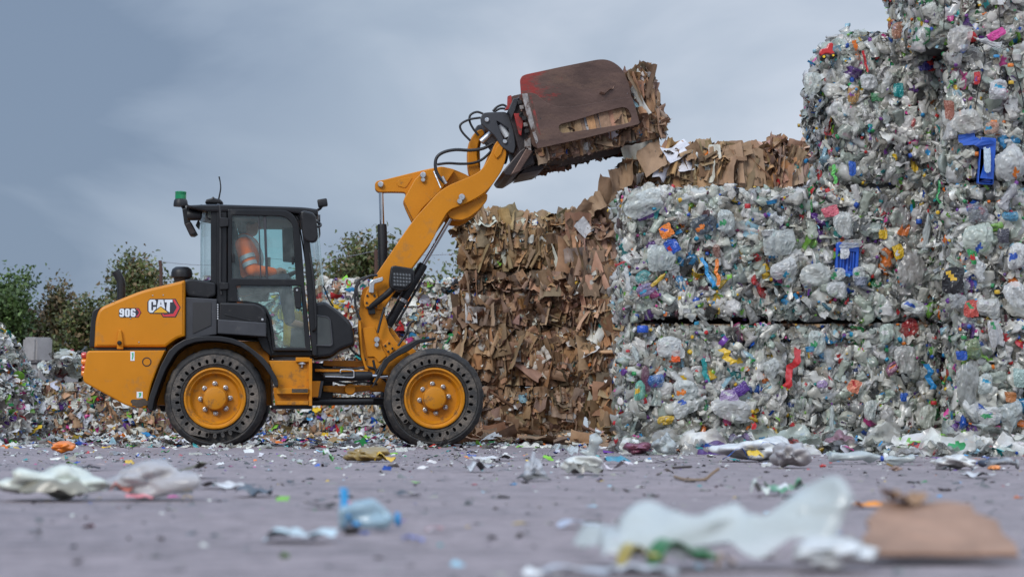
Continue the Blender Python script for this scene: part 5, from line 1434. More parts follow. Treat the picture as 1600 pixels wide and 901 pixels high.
for i, (kd, px, py, sx, sy, c, rl, tx, ty) in enumerate((('paper_sheet', 1058, 236, 44, 30, (.74, .75, .82), .5, -.5, .2), ('paper_sheet', 1036, 262, 20, 40, (.70, .71, .78), -.4, 0, .4), ('paper_sheet', 1071, 258, 26, 20, (.78, .78, .84), .2, -.3, 0),
        ('cardboard_sheet', 1133, 258, 54, 62, (.46, .30, .19), .1, -.1, .1), ('cardboard_sheet', 1100, 262, 40, 52, (.34, .22, .13), -.2, 0, .4), ('cardboard_sheet', 1018, 248, 40, 46, (.42, .28, .18), .4, -.2, -.5), ('cardboard_roll', 1172, 262, 44, 60, (.38, .25, .155), .1, 0, .3),
        ('cardboard_sheet', 1152, 236, 46, 24, (.30, .19, .11), .2, -.5, 0), ('cardboard_sheet', 1080, 244, 30, 34, (.27, .17, .10), .5, -.2, .3))):
    add_piece(S2T, kd, px, py, YT - .02, sx, sy, c, roll=rl, var=i * 3 + 1, out=.06, tx=tx, ty=ty)
# ------------------------------------------------------------------ ground
def ground_mat():
    m, nt = mat('worn_concrete_yard')
    tc = N(nt, 'ShaderNodeTexCoord')
    co = tc.outputs['Object']
    n1 = N(nt, 'ShaderNodeTexNoise', Scale=.45, Detail=8.0, Roughness=.65); link(nt, co, n1.inputs['Vector'])
    n2 = N(nt, 'ShaderNodeTexNoise', Scale=14.0, Detail=8.0, Roughness=.7); link(nt, co, n2.inputs['Vector'])
    n3 = N(nt, 'ShaderNodeTexNoise', Scale=160.0, Detail=4.0, Roughness=.7); link(nt, co, n3.inputs['Vector'])
    base = ramp(nt, n1.outputs[0], [(.34, (.22, .18, .186)), (.5, (.28, .231, .238)), (.72, (.33, .273, .281))])
    dark = ramp(nt, n2.outputs[0], [(.38, 0.42), (.55, 1.0)])
    mx = nt.nodes.new('ShaderNodeMix'); mx.data_type = 'RGBA'; mx.blend_type = 'MULTIPLY'; mx.inputs[0].default_value = .75
    link(nt, base.outputs[0], mx.inputs[6]); link(nt, dark.outputs[0], mx.inputs[7])
    sp = ramp(nt, n3.outputs[0], [(.36, .35), (.48, 1.0), (.60, 1.1), (.70, 1.6)])
    m2 = nt.nodes.new('ShaderNodeMix'); m2.data_type = 'RGBA'; m2.blend_type = 'MULTIPLY'; m2.inputs[0].default_value = .9
    link(nt, mx.outputs[2], m2.inputs[6]); link(nt, sp.outputs[0], m2.inputs[7])
    mp_ = N(nt, 'ShaderNodeMapping'); mp_.inputs['Scale'].default_value = (.22, 2.6, 1); link(nt, co, mp_.inputs['Vector'])
    n4 = N(nt, 'ShaderNodeTexNoise', Scale=1.0, Detail=5.0, Roughness=.6); link(nt, mp_.outputs[0], n4.inputs['Vector'])
    tr = ramp(nt, n4.outputs[0], [(.38, .70), (.52, 1.0), (.7, 1.06)])
    n6 = N(nt, 'ShaderNodeTexNoise', Scale=2.2, Detail=6.0, Roughness=.7, Distortion=.6); link(nt, co, n6.inputs['Vector'])
    st = ramp(nt, n6.outputs[0], [(.30, .60), (.42, 1.0)])
    for f_ in (tr, st):                         # wheel-swept streaks and damp or oily stains
        m3 = nt.nodes.new('ShaderNodeMix'); m3.data_type = 'RGBA'; m3.blend_type = 'MULTIPLY'; m3.inputs[0].default_value = .45
        link(nt, m2.outputs[2], m3.inputs[6]); link(nt, f_.outputs[0], m3.inputs[7]); m2 = m3
    b = N(nt, 'ShaderNodeBsdfPrincipled', Roughness=.72)
    rr = ramp(nt, n1.outputs[0], [(.35, .5), (.65, .85)]); link(nt, rr.outputs[0], b.inputs['Roughness'])
    link(nt, m2.outputs[2], b.inputs['Base Color'])
    bp = N(nt, 'ShaderNodeBump', Strength=.5, Distance=.012)
    ad = N(nt, 'ShaderNodeMath'); ad.operation = 'ADD'; link(nt, n2.outputs[0], ad.inputs[0])
    ml = N(nt, 'ShaderNodeMath'); ml.operation = 'MULTIPLY'; ml.inputs[1].default_value = .35; link(nt, n3.outputs[0], ml.inputs[0]); link(nt, ml.outputs[0], ad.inputs[1])
    link(nt, ad.outputs[0], bp.inputs['Height']); link(nt, bp.outputs[0], b.inputs['Normal'])
    o = N(nt, 'ShaderNodeOutputMaterial'); link(nt, b.outputs[0], o.inputs[0])
    return m
gm = raw_mesh(np.array([(-400, -60, 0), (400, -60, 0), (400, 700, 0), (-400, 700, 0)], float), np.array([[0, 1, 2, 3]]))
yard = link_obj('ground', gm, ground_mat()); tag(yard, kind='structure')

# ------------------------------------------------------------------ loose litter
def litter_mesh(kind, var, dims, seed):
    """one crumpled item standing on z=0, dims in metres (width, depth, height)"""
    P, f, s = PROTO[kind][var % len(PROTO[kind])]
    P = P.copy()
    lo, hi = P.min(0), P.max(0)
    P = (P - (lo + hi) / 2) / (hi - lo)
    P = P * np.array(dims)
    P[:, 2] -= P[:, 2].min()
    return P, f, s

def subdiv(me, lv=1):
    bm = bmesh.new(); bm.from_mesh(me)
    for _ in range(lv):
        bmesh.ops.subdivide_edges(bm, edges=list(bm.edges), cuts=1, use_grid_fill=True, smooth=.6)
    bm.to_mesh(me); bm.free()

def put(kind, px, py, w, h, color, label, cat, name=None, depth=None, rz=0.0, var=0, accent=None, film=False, group=None, flat=None, smooth=0, roll=None, taper=0.0):
    """item whose foot is at photo (px,py), w x h photo pixels large"""
    if kind == 'plastic_bag': kind = 'closed_bag'; name = name or 'plastic_bag'
    g = ground(px, py)
    k = g.y / F
    W_, H_ = w * k, h * k
    D_ = depth if depth else W_ * .7
    P, f, s = litter_mesh(kind, var, (W_, D_, H_), 0)
    if roll == 'up':                            # a bottle standing on its base
        P = litter_mesh(kind, var, (W_, H_, D_), 0)[0]
        P = P[:, [0, 2, 1]] * np.array([1, -1, 1]); P[:, 2] -= P[:, 2].min(); P[:, 1] += D_ / 2
    elif roll:                                  # lay bottles on their side: the long axis is y, turn it to x
        P = litter_mesh(kind, var, (D_, W_, H_), 0)[0]
        P = P[:, [1, 0, 2]] * np.array([roll, -roll * 1.0, 1])
    if taper: P[:, 0] *= 1 - taper * P[:, 2] / H_; P[:, 1] *= 1 - taper * P[:, 2] / H_
    me = raw_mesh(P, f)
    me.materials.append(W['litter_film' if film else 'litter_card' if kind.startswith(('card', 'paper')) else 'litter_o'])
    if s is not None:
        am = simple('item_accent', accent or (.6, .6, .6), .35); me.materials.append(am)
        me.polygons.foreach_set('material_index', s)
    if smooth: subdiv(me, smooth)
    o = link_obj(name or kind, me)
    o.location = (g.x, g.y + D_ * .5, .003)
    o.rotation_euler = (0, 0, rz)
    o.color = (*color, 1)
    tag(o, label, cat, group)
    return o
def child(p, kind, dims, loc, color, name, var=0, rot=(0, 0, 0), film=False):
    P, f, s = litter_mesh(kind, var, dims, 0)
    me = raw_mesh(P, f); me.materials.append(W['litter_film' if film else 'litter_o'])
    if s is not None: me.materials.append(W['accent'])
    o = link_obj(name, me, None, p, loc); o.rotation_euler = rot; o.color = (*color, 1)
    return o

WHT, CLR, GRY = (.72, .75, .73), (.60, .66, .65), (.40, .40, .41)
# the big bag nearest to the lens: a long crumpled sheet with a raised corner
def big_bag():
    g0 = ground(1115, 889); k = g0.y / F
    n, m = 34, 15
    r = np.random.default_rng(5)
    u = np.linspace(0, 1, n); v = np.linspace(0, 1, m)
    Uu, Vv = np.meshgrid(u, v, indexing='ij')
    top = np.interp(u, [0, .06, .2, .36, .5, .62, .70, .80, .90, .96, 1], [36, 62, 76, 88, 88, 82, 80, 98, 136, 162, 140]) * k
    x = (915 + Uu * 385 - 1115) * k
    hgt = np.sin(np.clip(Vv, 0, 1) * math.pi * .86 + .25) ** .8
    z = top[:, None] * hgt * (1 + .03 * np.sin(Uu * 47 + Vv * 6) + .05 * np.sin(Uu * 23 - Vv * 9))
    y = (Vv - .3) * .16 * (1 - .45 * Uu)
    P = np.stack([x.ravel(), y.ravel(), z.ravel()], 1)
    d = folds(P / .16, 9, .07, .6, 3.0, r)
    P[:, 2] += d * .35 * (P[:, 2] > .005); P[:, 1] += d * .5; P[:, 0] += folds(P / .2, 4, .04, .6, 2, r)
    P[:, 2] = np.maximum(P[:, 2], .001)
    me = raw_mesh(P, grid_faces(n, m)); me.materials.append(W['litter_film'])
    subdiv(me, 1); shade(me, 30)
    o = link_obj('plastic_bag', me); o.location = (g0.x, g0.y, .003); o.color = (.66, .72, .70, 1)
    tag(o, 'big crumpled white bag with green print and one raised corner, closest to the camera', 'bag', 'loose litter on the yard')
    for dims, loc, c, nm in (((.10, .05, .038), (-.05, -.062, .006), (.02, .16, .03), 'green_print'), ((.07, .05, .034), (-.105, -.058, .004), (.42, .32, .05), 'yellow_print'), ((.03, .03, .022), (.01, -.068, .004), (.45, .33, .26), 'beige_print')):
        P, f, s = litter_mesh('plastic_sheet', 3, dims, 0)
        q = raw_mesh(P, f); q.materials.append(W['litter_o']); subdiv(q, 1); shade(q, 60)
        c_ = link_obj(nm, q, None, o, loc); c_.color = (*c, 1)
big_bag()
LG = 'loose litter on the yard'
# cardboard in the right foreground
def slab():
    g0 = ground(1470, 884); k = g0.y / F
    out = [(-125, 0), (-112, 6), (-104, 3), (-60, 1), (-20, 3), (30, 0), (80, 2), (120, 0), (127, 40), (118, 90), (124, 150), (96, 190), (100, 228), (60, 246), (22, 238), (8, 252), (-30, 244), (-46, 250), (-62, 205), (-90, 150), (-88, 120), (-110, 70)]
    lower = plate_mesh([[(x * k, y * k) for x, y in out]], -.004, .004, .0015)
    flap = plate_mesh([[(x * k, y * k) for x, y in ((-55, 96), (18, 84), (46, 120), (92, 132), (84, 196), (10, 214), (-40, 198), (-66, 150))]], .006, .012, .0015)
    for m_, rx, dz in ((lower, -math.pi / 2 + R(17), .016), (flap, -math.pi / 2 + R(20), .014)):
        m_.transform(Matrix.Translation((0, 0, dz)) @ Matrix.Rotation(rx, 4, 'X'))
    me = join_meshes([lower, flap]); me.materials.append(W['litter_card'])
    bm = bmesh.new(); bm.from_mesh(me)
    bmesh.ops.recalc_face_normals(bm, faces=bm.faces); bm.to_mesh(me); bm.free()
    zs = [v.co.z for v in me.vertices]; ys = [v.co.y for v in me.vertices]
    o = link_obj('cardboard_piece', me); o.location = (g0.x, g0.y, .012 - min(zs)); o.color = (.34, .205, .14, 1)
    tag(o, 'bent brown cardboard piece in the blurred right foreground', 'cardboard', LG)
    s = link_obj('torn_scrap', proto_mesh('cardboard_sheet', 2), None, None)
    s.location = (g0.x - .012, g0.y + .20, .094); s.scale = (.065, .05, .08); s.rotation_euler = (.2, .1, .4); s.color = (.34, .20, .11, 1)
    tag(s, 'small torn brown scrap lying on the bent foreground cardboard', 'cardboard', LG)
slab()
put('plastic_bag', 1312, 897, 140, 52, (.62, .64, .64), 'grey-white film crumpled between the big white bag and the brown cardboard', 'film', 'plastic_film', .1, var=2, group=LG, smooth=1)
put('plastic_sheet', 905, 899, 120, 14, (.55, .57, .62), 'pale flat scrap at the bottom edge, left of the big white bag', 'scrap', 'plastic_film', .06, var=1, group=LG)
put('plastic_sheet', 1010, 900, 110, 16, (.62, .63, .66), 'pale flat scrap under the front of the big white bag', 'scrap', 'plastic_film', .06, var=4, group=LG)
# left foreground bags
o = put('plastic_bag', 66, 784, 178, 54, (.66, .70, .62), 'long cream bag with a grey belly at the left edge', 'bag', 'plastic_bag', .22, var=0, group=LG, smooth=1)
child(o, 'plastic_bag', (.19, .06, .042), (.03, -.085, .016), (.26, .25, .20), 'grey_lining', 4)
o = put('plastic_bag', 228, 783, 165, 62, (.60, .57, .57), 'clear bag with red and pink labels beside the long cream bag', 'bag', 'plastic_bag', .20, var=3, film=True, group=LG, smooth=1)
child(o, 'plastic_sheet', (.06, .03, .030), (-.07, -.075, .02), (.50, .14, .09), 'red_label', 1)
child(o, 'plastic_sheet', (.08, .03, .014), (-.02, -.09, .004), (.75, .25, .28), 'pink_label', 2)
child(o, 'plastic_sheet', (.03, .03, .01), (.11, -.085, .004), (.7, .45, .08), 'yellow_label', 3)
put('cardboard_roll', 282, 748, 74, 26, (.13, .12, .08), 'dark flattened carton with green moss behind the clear bag', 'carton', 'crushed_carton', .25, var=1, group=LG)
put('plastic_film', 345, 764, 72, 11, (.6, .58, .57), 'thin white wrapper just right of the clear bag', 'wrapper', 'wrapper', .12, var=3, group=LG)
put('plastic_film', 393, 777, 64, 18, (.07, .09, .11), 'dark teal film scrap right of the clear bag', 'film', 'plastic_film', .13, var=5, group=LG)
put('plastic_sheet', 122, 736, 62, 8, (.05, .05, .06), 'flat black scrap behind the long cream bag', 'scrap', 'plastic_scrap', .12, var=0, group=LG)
put('plastic_strip', 118, 736, 66, 10, (.5, .42, .42), 'flat white and maroon wrapper behind the cream bag', 'wrapper', 'wrapper', .2, var=1, group=LG, rz=1.57)
put('plastic_bag', 96, 709, 36, 20, OR, 'bright orange crumpled scrap on the ground at the far left', 'scrap', 'plastic_scrap', .2, var=2, group=LG)
put('plastic_sheet', 201, 727, 14, 9, YE, 'small yellow scrap alone on the yard left of the rear wheel', 'scrap', 'plastic_scrap', .06, var=2, group=LG)
put('plastic_strip', 180, 711, 60, 6, (.35, .36, .38), 'thin grey strip lying in front of the low mixed-waste bale', 'strip', 'plastic_strip', .1, rz=1.5, var=2, group=LG)
# centre
o = put('plastic_bottle', 576, 832, 96, 48, (.40, .58, .68), 'crushed blue bottle with a blue cap in the middle foreground', 'bottle', 'plastic_bottle', .06, var=4, accent=(.01, .22, .5), film=True, group=LG, smooth=1, roll=1)
child(o, 'plastic_strip', (.02, .05, .05), (-.05, 0, .03), (.03, .30, .60), 'blue_band', 2); child(o, 'plastic_sheet', (.03, .02, .03), (-.03, -.035, .005), (.02, .26, .55), 'blue_band', 1)
put('bottle_cap', 544, 794, 12, 10, (.75, .05, .04), 'small red cap behind the crushed blue bottle', 'cap', 'bottle_cap', .016, group=LG)
put('paper_sheet', 500, 796, 52, 11, (.05, .045, .045), 'flat black and white card left of the crushed blue bottle', 'card', 'paper_card', .07, var=3, group=LG)
put('plastic_film', 464, 849, 120, 22, (.55, .68, .72), 'pale blue film lying flat in the left middle foreground', 'film', 'plastic_film', .10, var=2, group=LG, smooth=1)
put('plastic_sheet', 645, 848, 38, 11, (.10, .12, .40), 'blue-violet flake right of the crushed blue bottle', 'scrap', 'plastic_scrap', .03, var=4, group=LG)
put('plastic_sheet', 679, 832, 28, 8, (.35, .12, .12), 'dull red flake right of the blue-violet flake', 'scrap', 'plastic_scrap', .03, var=5, group=LG)
put('plastic_sheet', 637, 776, 40, 9, (.05, .05, .05), 'black flat scrap alone in the middle of the yard', 'scrap', 'plastic_scrap', .07, var=6, group=LG)
o = put('plastic_bag', 570, 722, 76, 24, (.30, .20, .05), 'brown and yellow crumpled wrapper in front of the wheels', 'wrapper', 'wrapper', .3, var=5, group=LG, smooth=1)
child(o, 'plastic_sheet', (.12, .06, .06), (.11, -.12, .0), (.72, .45, .03), 'yellow_end', 1)
put('plastic_sheet', 512, 722, 18, 22, (.14, .45, .12), 'upright pale green film scrap left of the yellow-brown wrapper', 'scrap', 'plastic_scrap', .05, var=7, group=LG)
put('plastic_film', 748, 738, 54, 17, (.42, .42, .42), 'small grey film heap in the middle distance right of the front wheel', 'film', 'plastic_film', .15, var=6, group=LG)
put('plastic_film', 770, 720, 76, 11, (.75, .74, .72), 'white flat film in front of the front wheel', 'film', 'plastic_film', .25, var=4, group=LG)
put('plastic_sheet', 905, 826, 70, 12, (.50, .54, .66), 'pale violet film flat on the yard left of the big bag', 'film', 'plastic_film', .06, var=3, group=LG)
o = put('plastic_bag', 834, 752, 50, 46, (.60, .62, .66), 'clear pointed bag standing up on a muddy foot', 'bag', 'plastic_bag', .12, var=1, film=True, group=LG, smooth=1, taper=.8)
child(o, 'plastic_bag', (.13, .10, .028), (0, 0, 0), (.09, .08, .07), 'muddy_foot', 2)
o = put('plastic_bag', 909, 742, 68, 29, (.70, .72, .68), 'rounded white bag with a grey underside', 'bag', 'plastic_bag', .17, var=6, group=LG, smooth=1)
child(o, 'plastic_bag', (.16, .05, .055), (.01, -.075, .0), (.24, .23, .20), 'grey_underside', 1)
tb_ = put('plastic_bottle', 918, 713, 30, 44, CLR, 'clear bottle standing tilted in front of the brown stack', 'bottle', 'plastic_bottle', .12, var=1, accent=(.5, .55, .55), film=True, group=LG, smooth=1, roll='up'); tb_.rotation_euler = (0, R(24), 0)
put('plastic_film', 880, 712, 50, 19, CLR, 'clear film spread left of the tilted clear bottle', 'film', 'plastic_film', .3, var=7, film=True, group=LG)
put('plastic_sheet', 966, 725, 42, 13, (.01, .22, .32), 'teal cloth scrap behind the white tissue', 'cloth', 'cloth_scrap', .14, var=2, group=LG)
put('paper_sheet', 968, 735, 46, 15, (.78, .70, .72), 'pinkish white tissue in front of the teal scrap', 'tissue', 'tissue', .12, var=1, group=LG)
put('plastic_strip', 1047, 723, 84, 13, (.50, .47, .40), 'long dirty cream wrapper on the ground before the plastic wall', 'wrapper', 'wrapper', .2, rz=1.57, var=4, group=LG)
put('plastic_bag', 997, 711, 46, 20, (.20, .05, .09), 'maroon bag at the foot of the left corner of the plastic wall', 'bag', 'plastic_bag', .3, var=7, group=LG)
put('plastic_bag', 1040, 711, 56, 36, (.50, .54, .54), 'clear film heap right of the maroon bag', 'film', 'plastic_film', .35, var=8, film=True, group=LG, smooth=1, taper=.6)
for pts, r0, nm, lb, c in (([(1052, 733), (1066, 732), (1080, 731)], .006, 'stick', 'short dark stick lying before the plastic wall', (.05, .035, .03)), ([(1054, 747), (1070, 752), (1100, 752), (1112, 745), (1124, 734)], .005, 'twig', 'thin bent twig with a raised end in front of the plastic wall', (.22, .15, .09))):
    P = [ground(x, y if i < 3 else 752) for i, (x, y) in enumerate(pts)]
    P = [Vector((p.x, p.y, .008 + (.02 * max(0, i - 2) if nm == 'twig' else 0))) for i, p in enumerate(P)]
    o = link_obj(nm, tube_mesh([p - P[0] for p in P], r0, 7, 3), simple(nm, c, .8)); o.location = P[0]; tag(o, lb, nm, LG)
# band at the foot of the plastic wall
o = put('plastic_bag', 1185, 722, 150, 40, (.70, .72, .72), 'long white film bundle with a blue and yellow printed end', 'film', 'film_bundle', .40, var=8, group=LG, smooth=1)
child(o, 'plastic_strip', (.04, .3, .10), (-.05, -.20, .01), (.01, .12, .5), 'blue_print', 1, (0, 0, 1.4)); child(o, 'plastic_sheet', (.10, .06, .05), (-.02, -.21, .02), (.75, .5, .03), 'yellow_print', 2)
put('plastic_bag', 1242, 732, 62, 40, (.42, .40, .40), 'grey crumpled bag right of the long white bundle', 'bag', 'plastic_bag', .3, var=4, group=LG, smooth=1)
put('plastic_bag', 1287, 731, 12, 6, (.65, .03, .02), 'small red scrap right of the grey bag', 'scrap', 'plastic_scrap', .05, var=1, group=LG)
put('plastic_bag', 1320, 709, 48, 38, (.30, .17, .21), 'mauve cloth heap at the foot of the plastic wall', 'cloth', 'cloth_heap', .35, var=1, group=LG, smooth=1)
put('plastic_film', 1356, 708, 46, 28, (.60, .68, .60), 'pale green film between the mauve cloth and the blue cap', 'film', 'plastic_film', .3, var=2, group=LG)
put('plastic_film', 1361, 690, 28, 18, (.40, .62, .80), 'light blue face mask behind the pale green film', 'mask', 'face_mask', .2, var=9, group=LG)
put('plastic_jug', 1389, 705, 32, 22, (.01, .11, .55), 'big blue canister lid right of the mauve cloth', 'lid', 'canister_lid', .16, var=2, accent=(.01, .11, .55), group=LG, smooth=1)
put('plastic_bottle', 1345, 725, 92, 20, CLR, 'long clear bottle lying below the mauve cloth', 'bottle', 'plastic_bottle', .13, var=3, accent=(.6, .62, .62), film=True, group=LG, roll=1, smooth=1)
put('plastic_bottle', 1405, 727, 52, 17, CLR, 'clear bottle with a dark blue cap lying below the blue lid', 'bottle', 'plastic_bottle', .1, var=5, accent=(.008, .05, .35), film=True, group=LG, roll=-1, smooth=1)
put('plastic_tub', 1436, 699, 24, 16, (.03, .30, .52), 'turquoise tub standing upright near the dark gap', 'tub', 'plastic_tub', .14, var=1, group=LG)
put('plastic_strip', 1432, 698, 70, 8, (.01, .14, .5), 'blue strip lying behind the turquoise tub', 'strip', 'plastic_strip', .2, rz=1.5, var=3, group=LG)
put('plastic_sheet', 1452, 705, 18, 15, (.10, .06, .35), 'purple scrap right of the turquoise tub', 'scrap', 'plastic_scrap', .1, var=3, group=LG)
put('plastic_film', 1425, 722, 60, 22, (.40, .38, .36), 'brownish clear film below the purple scrap', 'film', 'plastic_film', .3, var=1, film=True, group=LG)
put('plastic_bag', 1500, 734, 72, 23, (.68, .68, .66), 'low white bag on the yard below the dark gap', 'bag', 'plastic_bag', .25, var=0, group=LG, smooth=1)
put('plastic_tub', 1468, 711, 26, 14, (.65, .60, .58), 'white tray above the low white bag', 'tray', 'plastic_tray', .15, var=2, group=LG)
put('plastic_bottle', 1573, 734, 46, 19, (.26, .27, .29), 'grey can lying at the right edge', 'can', 'metal_can', .12, var=7, accent=(.26, .27, .29), group=LG, roll=1)
put('plastic_bottle', 1545, 731, 34, 16, (.05, .06, .09), 'dark bottle with a bright blue cap left of the grey can', 'bottle', 'plastic_bottle', .1, var=6, accent=(.02, .1, .6), group=LG, roll=-1)
put('plastic_bag', 1557, 735, 20, 8, (.8, .28, .06), 'orange scrap in front of the grey can', 'scrap', 'plastic_scrap', .08, var=5, group=LG)
o = put('plastic_jug', 1545, 706, 66, 32, (.66, .65, .60), 'white jug with a brown end lying at the right edge', 'jug', 'plastic_jug', .22, var=3, accent=(.30, .18, .10), group=LG, roll=1, smooth=1)
put('plastic_bag', 1590, 712, 40, 22, (.66, .60, .60), 'pinkish white bag at the right edge beside the white jug', 'bag', 'plastic_bag', .25, var=7, group=LG)
o = put('plastic_film', 1234, 775, 64, 28, (.10, .30, .14), 'crumpled green and white wrapper behind the raised corner of the big bag', 'wrapper', 'wrapper', .16, var=4, group=LG, smooth=1)
child(o, 'plastic_sheet', (.06, .05, .05), (-.08, -.04, .0), (.62, .66, .6), 'white_end', 1)
o = put('paper_sheet', 1322, 795, 42, 11, (.8, .8, .8), 'white half of a torn wrapper lying flat, right of the big bag', 'wrapper', 'wrapper', .10, var=1, group=LG)
put('paper_sheet', 1362, 795, 50, 11, (.85, .30, .04), 'orange half of a torn wrapper touching the white half', 'wrapper', 'wrapper', .09, var=5, group=LG)
put('plastic_bag', 1401, 737, 20, 9, (.26, .16, .12), 'brown lump on the yard below the blue-capped bottle', 'lump', 'cardboard_lump', .06, var=3, group=LG)
put('plastic_film', 1535, 747, 58, 9, (.66, .66, .68), 'flat white film near the right edge', 'film', 'plastic_film', .15, var=6, group=LG)
put('cardboard_sheet', 840, 695, 60, 14, (.33, .20, .11), 'flat brown cardboard flap at the foot of the four-high brown stack', 'cardboard', 'cardboard_flap', .5, var=4, group=LG)
put('cardboard_roll', 955, 700, 46, 22, (.30, .18, .10), 'folded cardboard heap beside the maroon bag', 'cardboard', 'cardboard_heap', .4, var=2, group=LG)

# countless scraps, swept drifts under the bales
def scatter(name, n, area, mix, seed, dens=None):
    r = np.random.default_rng(seed)
    pts = area(n, r)
    Nn = np.tile(np.array([0, 0, 1.0]), (n, 1))
    b = gen_instances(mix, n, (pts, Nn), r, PAPERCOL)
    o = link_obj(name, bake(b)); tag(o, kind='stuff')
    return o
def px_area(x0, x1, y0, y1, pw=1.0):
    def f(n, r):
        X = r.uniform(x0, x1, n); Y = y0 + (y1 - y0) * r.uniform(0, 1, n) ** pw
        out = []
        for a, b in zip(X, Y):
            g = ground(a, b); out.append((g.x, g.y, .006))
        return np.array(out)
    return f
SM = [(.45, 'scrap', .012, .05, .5, 1.8, .22, None), (.3, 'paper_sheet', .02, .08, .4, 1.6, .2, None), (.15, 'plastic_film', .03, .12, .5, 1.8, .2, None), (.1, 'plastic_strip', .03, .14, .6, 1, .2, None)]
def band(y0, y1, xa, xb, z=.01, hump=.0):
    def f(n, r):
        Y = r.uniform(y0, y1, n); X = r.uniform(xa, xb, n)
        Z = z + hump * r.uniform(0, 1, n) * np.clip((Y - y0) / (y1 - y0 + 1e-6), 0, 1)
        return np.stack([X, Y, Z], 1)
    return f
scatter('litter_scraps', 1500, band(9, 25.5, -8, 7), SM, 1)
scatter('litter_scraps', 800, band(17.5, 24, -7, 4.2), [(.4, 'scrap', .03, .09, .5, 1.8, .3, None), (.35, 'paper_sheet', .04, .15, .4, 1.6, .3, None), (.25, 'plastic_film', .06, .22, .5, 1.8, .3, None)], 2)
TINY = [(.8, 'scrap', .004, .022, .5, 1.8, .25, None), (.2, 'scrap', .02, .045, .4, 1.6, .2, None)]
TC = dict(PAPERCOL)
sc0 = PAPERCOL['scrap']; PAPERCOL['scrap'] = [(.55, darks), (.2, dull), (.15, hues), (.1, whites)]
scatter('grit', 3800, band(2.4, 15, -4.2, 4.2, .003), TINY, 3)
PAPERCOL['scrap'] = sc0
DR = [(.34, 'plastic_film', .10, .36, .6, 1.5, .4, None), (.25, 'scrap', .03, .1, .5, 1.6, .5, None), (.22, 'plastic_bag', .08, .28, .7, 1.5, .5, None), (.1, 'plastic_bottle', .1, .22, .9, 1.1, .9, None), (.15, 'paper_sheet', .04, .14, .5, 1.5, .5, None)]
scatter('litter_drift', 900, band(14.2, 16.1, .85, 3.9, .03, .10), DR, 4)
scatter('litter_drift', 420, band(13.2, 15.4, 2.6, 4.6, .03, .12), DR, 5)
scatter('litter_drift', 700, band(22.6, 24.2, -1.0, 1.0, .02, .10), MIX['card'], 6)
scatter('litter_drift', 260, band(19.0, 20.6, .55, 1.6, .02, .15), MIX['card'], 9)
scatter('litter_drift', 1800, band(24.3, 26.2, -7, -.4, .02, .10), MIX['paper'], 7)

# loose heap at the left edge
def heap(n, r):
    a = r.uniform(0, 2 * np.pi, n); q = np.sqrt(r.uniform(0, 1, n))
    X = q * np.cos(a); Y = q * np.sin(a)
    H = np.clip(1 - q ** 3, 0, 1)
    return np.stack([-6.36 + X * .98, 23.2 + Y * 1.2, .02 + H * 1.36 + r.normal(size=n) * .03], 1)
hm = [(.34, 'paper_sheet', .04, .13, .5, 1.5, .8, None), (.40, 'scrap', .03, .09, .4, 1.8, .8, None), (.22, 'plastic_film', .05, .16, .6, 1.4, .8, None), (.04, 'plastic_bag', .06, .13, .7, 1.4, .8, None)]
scatter('waste_heap', 5200, heap, hm, 8)
bm = bmesh.new()
bmesh.ops.create_cone(bm, cap_ends=True, segments=24, radius1=.90, radius2=.45, depth=1.25)
hc_ = link_obj('waste_heap', bm_to(bm), CORE['paper']); hc_.location = (-6.36, 23.2, .62); tag(hc_, kind='stuff')
def heap2(n, r):
    X = r.normal(size=n) * .2; Y = r.normal(size=n) * .25
    return np.stack([-5.82 + X, 26.6 + Y, .86 + np.clip(.36 - np.abs(X) * .45, .0, 1) * r.uniform(.2, .9, n)], 1)
scatter('waste_heap', 300, heap2, [(.4, 'plastic_bag', .1, .26, .7, 1.4, .8, None), (.4, 'plastic_film', .1, .26, .6, 1.4, .8, None), (.2, 'scrap', .04, .1, .5, 1.5, .8, None)], 12)

# ------------------------------------------------------------------ concrete blocks
YB = 42.0
kb = YB / F
def block(x0, x1, ytop, ybot, Y, rz, label):
    k = Y / F
    a = at(x0, ybot, Y); b = at(x1, ytop, Y)
    w, h = b.x - a.x, b.z - a.z
    bm = bmesh.new(); bmesh.ops.create_cube(bm, size=1)
    for v in bm.verts: v.co = Vector((v.co.x * w * .72, v.co.y * w * .72, (v.co.z + .5) * h))
    bmesh.ops.bevel(bm, geom=list(bm.edges), offset=.045, segments=2, affect='EDGES')
    bmesh.ops.subdivide_edges(bm, edges=[e for e in bm.edges if e.calc_length() > .25], cuts=3, use_grid_fill=True)
    for v in bm.verts: v.co += Vector((1, 1, 1)) * .012 * mnoise.noise(v.co * 4)
    o = link_obj('concrete_block', bm_to(bm, 40), M['concrete']); o.location = ((a.x + b.x) / 2, Y, a.z); o.rotation_euler = (0, 0, rz)
    tag(o, label, 'concrete block', 'stacked concrete blocks')
    return o
block(35, 83, 527, 566, YB, R(-40), 'topmost pale concrete block above the left paper bale')
block(40, 84, 566.6, 606, YB + .1, R(-40), 'pale concrete block directly under the topmost one')
block(40, 84, 606.6, 646, YB, R(-40), 'concrete block hidden behind the left paper bale, third down')
block(38, 84, 646.6, 680, YB + .1, R(-40), 'lowest concrete block hidden behind the left paper bale')
block(84, 124, 568, 610, YB + .6, R(-40), 'darker concrete block right of the stack, half buried in white film')
block(84, 124, 611, 680, YB + .6, R(-40), 'concrete block hidden under the half buried one')

